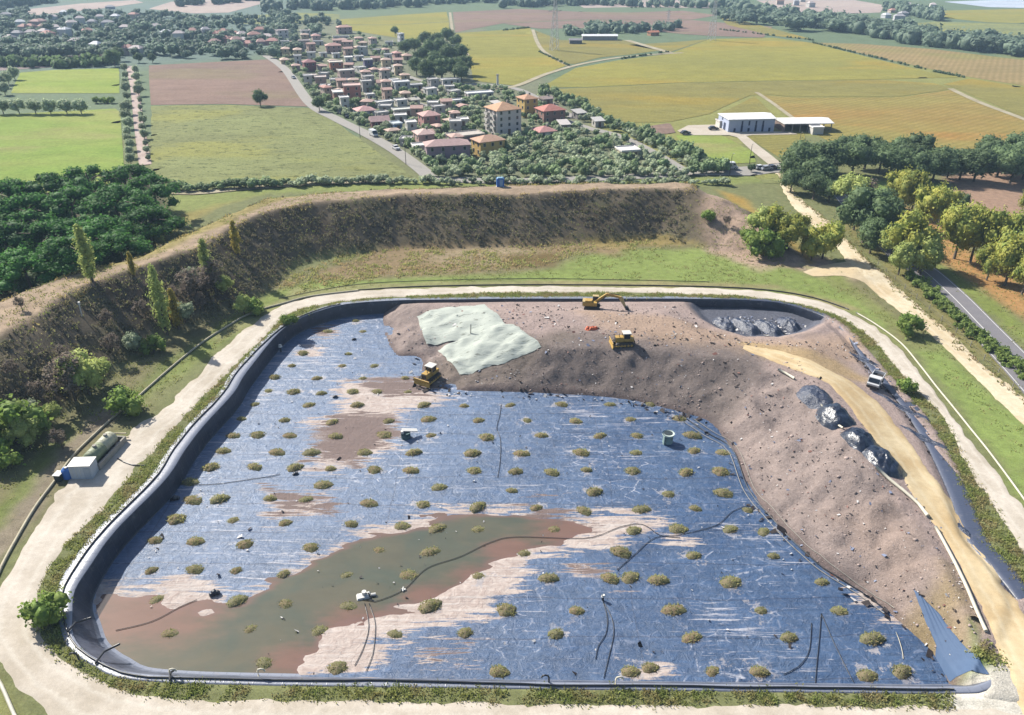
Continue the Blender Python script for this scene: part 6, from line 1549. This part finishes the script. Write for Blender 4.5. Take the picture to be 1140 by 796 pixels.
pylon(617, 56, 52, 'tall lattice pylon nearest the village vineyards', .3)
pylon(792, 45, 42, 'lattice pylon right of the far farm hall', .3)
pylon(743, 33, 20, 'small far lattice pylon between the two larger ones', .3)
# wire fence with posts along the dirt road
FP = [(977,296),(986,304),(996,312),(1007,322),(1020,333),(1034,345),(1048,357),(1064,371),(1080,386),(1095,401),(1111,416),(1127,431),(1142,445)]
t = thing('wire_fence', (0, 0, 0), 0, 'low wire fence with thin posts along the right edge of the tan road', 'fence')
wpts = []
for u, v in FP:
    p = at(u, v); MB().tube([(p.x, p.y, -.1), (p.x, p.y, 1.3)], .07, 6).build('post', M_CONC, t); wpts.append(p)
for z in (.5, 1.0): MB().tube([(q.x, q.y, z) for q in wpts], .02, 4).build('wire', M_STEEL, t)

# ------------------------------------------------------------------ ground cover and litter (uncountable)
def blades(name, X, Y, Zb, n, hgt, spread, mat, seed, wd=.05, label=None):
    r = np.random.default_rng(seed); m = len(X)*n
    x = np.repeat(X, n)+r.normal(size=m)*spread; y = np.repeat(Y, n)+r.normal(size=m)*spread; z = np.repeat(Zb, n)
    base = np.stack([x, y, z], 1); d = np.stack([r.normal(size=m)*.55, r.normal(size=m)*.55, np.ones(m)], 1); d /= np.linalg.norm(d, axis=1)[:, None]
    L = np.repeat(hgt, n)[:, None]*r.uniform(.5, 1.2, (m, 1)); s = np.cross(d, r.normal(size=(m, 3))); s /= np.linalg.norm(s, axis=1)[:, None]
    wv = wd*(.6+L*1.1)
    V = np.stack([base-s*wv-d*.05, base+s*wv-d*.05, base+d*L*.6+s*wv*1.1, base+d*L, base+d*L*.55-s*wv*1.1], 1).reshape(-1, 3)
    i = np.arange(m)*5
    Q = np.stack([i, i+1, i+2, i+4], 1); T = np.stack([i+4, i+2, i+3], 1)
    o = link(name, npmesh(name, V, [Q, T]), mat); return tag(o, label, None, None, 'stuff')
r9 = np.random.default_rng(9)
M_WEED = leaf_mat('weeds', C(158, 174, 92), C(184, 184, 110), .1, C(190, 172, 122))
# band between liner and track
NB = 15000; ii = r9.integers(0, len(RIMW), NB); dd = -r9.uniform(.5, 4.2, NB)
bw = np.zeros((NB, 2)); outs = [inset(RIMW, -x) for x in (.6, 1.3, 2.1, 3.0, 4.0)]
jj = r9.integers(0, 5, NB)
for j in range(5): bw[jj == j] = outs[j][ii[jj == j]]
bw += r9.normal(size=bw.shape)*.35
tin = catmull(P2(TR_IN), 2.0); tpoly = np.r_[tin, P2([(1300,700),(1300,830)])]
ok = (sdf(tpoly, bw[:, 0], bw[:, 1]) > -.25+.5*r9.normal(size=NB)*.5) & (fbm(bw[:, 0], bw[:, 1], 3.2, 91, 3) > -.42)
bw = bw[ok & (np.hypot(bw[:, 0]-at(1100, 775).x, bw[:, 1]-at(1100, 775).y) > 4)]
blades('weeds', bw[:, 0], bw[:, 1], ground_z(bw[:, 0], bw[:, 1]), 7, np.full(len(bw), .34)*(1+.5*fbm(bw[:, 0], bw[:, 1], 4, 92)), .22, M_WEED, 11)
# tufts in the grass ring and along roads
q = r9.uniform(0, 1, (40000, 2)); gxw = -120+240*q[:, 0]; gyw = 45+160*q[:, 1]
msk = (sdf(tpoly, gxw, gyw) < -7.5)
trout = catmull(P2(TR_OUT), 2.0); toutp = np.r_[trout, P2([(1400,700),(1400,1200),(-400,1200)])]
msk &= (sdf(toutp, gxw, gyw) < -.3) & (np.abs(gxw)/np.maximum(gyw+20, 1) < .85)
for L_, R_ in ((DR_L, DR_R),): msk &= sdf(np.r_[catmull(P2(L_), 3.0), catmull(P2(R_), 3.0)[::-1]], gxw, gyw) < -.3
for (u, v), rad_ in (((930,300), 12), ((100,515), 8), ((1110,800), 10)): msk &= np.hypot(gxw-at(u, v).x, gyw-at(u, v).y) > rad_
msk &= ~((np.hypot(gxw-at(1090, 361).x, gyw-at(1090, 361).y) < 0))
ad = np.min(np.hypot(gxw[:, None]-AC[None, ::4, 0], gyw[:, None]-AC[None, ::4, 1]), 1); msk &= ad > 4.6
msk &= fbm(gxw, gyw, 7, 95, 3)+fbm(gxw, gyw, 2, 96, 2)*.5 > -.05
gxw, gyw = gxw[msk], gyw[msk]
blades('grass_tufts', gxw, gyw, ground_z(gxw, gyw), 4, np.full(len(gxw), .3), .3, M_WEED, 12, .07)
# scrub on the faces of the embankment
q = r9.uniform(0, 1, (60000, 2)); sx = -150+260*q[:, 0]; sy = 60+190*q[:, 1]; e = emb(sx, sy); ce = sdf(CRW, sx, sy)
m1 = (e > .25) & (ce < -.3) & (fbm(sx, sy, 6, 97, 3) > -.35) & (sx < at(768, 240, 6).x)
bx_, by_ = sx[m1], sy[m1]; sel = r9.uniform(size=len(bx_)) < .75; bx_, by_ = bx_[sel], by_[sel]
cen = np.stack([bx_, by_, ground_z(bx_, by_)+.25], 1); rad = r9.uniform(.2, .5, len(bx_))
big = cen[:7000]; 
V, Q, T = leaves(big, rad[:7000], 9, .13, r9, .8, core=.25)
M_SCRUB = leaf_mat('scrub', C(138, 130, 104), C(150, 136, 112), .0, C(126, 130, 90))
tag(link('scrub', npmesh('scrub', V, [Q, T]), M_SCRUB), None, None, None, 'stuff')
blades('dry_grass', bx_, by_, cen[:, 2]-.3, 4, np.full(len(bx_), .6), .4, leaf_mat('faded_grass', C(140, 134, 108), C(124, 124, 92), .0), 13, .07)
mc = (ce > -1.6) & (ce < .8) & (fbm(sx, sy, 5, 98, 3) > .05); cxw, cyw = sx[mc], sy[mc]
blades('dry_grass', cxw, cyw, ground_z(cxw, cyw), 4, np.full(len(cxw), .5), .35, leaf_mat('tawny_grass', C(214, 186, 124), C(190, 184, 112), .1), 14, .07)
# rough strip between embankment foot and lawn
rp_ = P2([(300,318),(420,268),(560,255),(700,258),(840,262),(830,276),(690,280),(640,284),(600,298),(430,310),(330,328)])
m2 = (sdf(rp_, sx, sy) > 0) & (e < .3) & (fbm(sx, sy, 5, 99, 3) > -.05)
blades('dry_grass', sx[m2], sy[m2], ground_z(sx[m2], sy[m2]), 5, np.full(int(m2.sum()), .55), .4, M_DRY, 15, .08)
# hedge of creepers between the two roads
HL = resample(catmull(P2([(1014,308),(1035,326),(1056,347),(1078,367),(1100,385),(1124,404),(1150,424)]), 2.0), 26)
t = thing('creeper_hedge', (0, 0, 0), 0, 'long leafy green hedge between the tan road and the asphalt road', 'hedge')
for i, (hx, hy) in enumerate(HL):
    r = np.random.default_rng(300+i); c_ = np.stack([hx+r.normal(size=9)*.9, hy+r.normal(size=9)*.9, r.uniform(.3, 1.15, 9)], 1)
    V, Q, T = leaves(c_, r.uniform(.45, .8, 9), 46, .17, r, .9, core=.75)
    link('shrub', npmesh('shrub', V, [Q, T]), M_HEDGE, t)
# litter and clods over the waste
def scraps(name, poly, n, z0, size, mats, seed, zf=None, clod=False):
    r = np.random.default_rng(seed); pw = P2(poly, z0); lo, hi = pw.min(0), pw.max(0)
    x = r.uniform(lo[0], hi[0], n*3); y = r.uniform(lo[1], hi[1], n*3); ok = (sdf(pw, x, y) > 0) & (fbm(x, y, 5, seed, 3) > -.25+0*x); x, y = x[ok][:n], y[ok][:n]
    z = (zf or rz_)(x, y); m = len(x)
    if clod:
        s = size*r.lognormal(0, .5, m); V = (IV[None]*s[:, None, None]*r.uniform(.7, 1.3, (m, 12, 1))*np.array([1.2, 1, .7])+np.stack([x, y, z+s*.15], 1)[:, None]).reshape(-1, 3)
        T = (IF[None]+np.arange(m)[:, None, None]*12).reshape(-1, 3); o = link(name, npmesh(name, V, [T]), mats)
    else:
        s = (size*r.lognormal(0, .5, m))[:, None]; nn = np.stack([r.normal(size=m)*.5, r.normal(size=m)*.5, np.ones(m)], 1); nn /= np.linalg.norm(nn, axis=1)[:, None]
        tt = np.cross(nn, r.normal(size=(m, 3))); tt /= np.linalg.norm(tt, axis=1)[:, None]; b_ = np.cross(nn, tt); c = np.stack([x, y, z+.1], 1)
        V = np.stack([c-tt*s-b_*s*.5, c+tt*s-b_*s*.4, c+tt*s*.8+b_*s*.5+nn*s*.3, c-tt*s*.9+b_*s*.6], 1).reshape(-1, 3)
        o = link(name, npmesh(name, V, [np.arange(m*4).reshape(m, 4)]), mats)
    return tag(o, None, None, None, 'stuff')
SLOPE = [(470,350),(560,350),(640,386),(800,394),(888,421),(975,514),(1040,592),(1082,690),(1080,745),(1030,722),(959,660),(870,592),(825,530),(785,470),(700,445),(560,438),(500,434),(440,396),(428,370)]
M_LW = flat('litter_white', C(226, 222, 220), .7, .1); M_LD = flat('litter_dark', C(62, 54, 54), .8, .2); M_LB = flat('litter_blue', C(130, 140, 168), .6, .2); M_LR = flat('litter_red', C(150, 104, 92), .7, .2)
scraps('litter', SLOPE, 420, -1.5, .1, M_LW, 21); scraps('litter', SLOPE, 700, -1.5, .13, M_LD, 22); scraps('litter', SLOPE, 260, -1.5, .16, M_LB, 23); scraps('litter', SLOPE, 260, -1.5, .15, M_LR, 24)
scraps('clods', SLOPE, 2600, -1.5, .07, flat('clods', C(188, 168, 160), .95, .25, .6), 25, clod=True)
PLT = [(560,340),(760,340),(800,372),(880,384),(960,380),(950,402),(840,394),(640,386)]
scraps('litter', PLT, 110, HP, .14, M_LW, 26); scraps('litter', PLT, 320, HP, .15, M_LD, 27); scraps('clods', PLT, 1200, HP, .06, flat('clods', C(188, 168, 160), .95, .25, .6), 28, clod=True)
TOEB = [(a, b-3) for a, b in TOE[4:]]+[(a-9, b+6) for a, b in reversed(TOE[4:])]
scraps('litter', TOEB, 420, FZ, .2, M_LW, 29, zf=lambda x, y: np.maximum(rz_(x, y), floorz(x, y))); scraps('litter', TOEB, 900, FZ, .28, M_LD, 30, zf=lambda x, y: np.maximum(rz_(x, y), floorz(x, y)))
RSTR = [(950,376),(966,398),(1000,436),(1040,490),(1075,560),(1108,610),(1140,662),(1128,668),(1085,590),(1050,530),(1010,470),(965,420),(945,395)]
scraps('litter', RSTR, 260, 0, .2, M_LD, 31); scraps('litter', RSTR, 200, 0, .17, M_LB, 32)
SHEETP = [(130,660),(260,500),(360,360),(420,352),(560,445),(780,470),(900,640),(1050,758),(320,756)]
scraps('litter', SHEETP, 160, FZ, .11, M_LW, 33, zf=floorz); scraps('litter', SHEETP, 170, FZ, .12, M_LD, 34, zf=floorz)
BAS = [(790,356),(810,352),(880,352),(900,362),(880,372),(830,374),(800,366)]
scraps('litter', BAS, 160, -1.5, .22, M_LW, 35); scraps('litter', BAS, 160, -1.5, .2, M_LB, 36)
gq = P2([(1101,728)], HP)[0]+r9.normal(size=(110, 2))*.7; blades('weeds', gq[:, 0], gq[:, 1], rz_(gq[:, 0], gq[:, 1]), 6, np.full(110, .3), .2, M_WEED, 18, .07)
# stones scattered on the gravel edges
blades('weeds', *(lambda a: (a[:, 0], a[:, 1], ground_z(a[:, 0], a[:, 1])))(offline(catmull(P2(DR_R), .6), 1.0)+r9.normal(size=(len(catmull(P2(DR_R), .6)), 2))*.5), 8, np.full(len(catmull(P2(DR_R), .6)), .5), .3, M_DRY, 17, .07)

# ------------------------------------------------------------------ air
hz = MB().box(0, 1500, 36, 5200, 4400, 90).mesh('haze')
hm = bpy.data.materials.new('haze_air'); hm.use_nodes = True; ht = hm.node_tree
for n_ in list(ht.nodes):
    if n_.type == 'BSDF_PRINCIPLED': ht.nodes.remove(n_)
pv = ht.nodes.new('ShaderNodeVolumePrincipled'); pv.inputs['Color'].default_value = (.52, .74, 1.0, 1); pv.inputs['Density'].default_value = .00014; pv.inputs['Anisotropy'].default_value = 0.0
ht.links.new(pv.outputs[0], [n_ for n_ in ht.nodes if n_.type == 'OUTPUT_MATERIAL'][0].inputs['Volume'])
HAZE = tag(link('haze', hz, hm), kind='stuff')
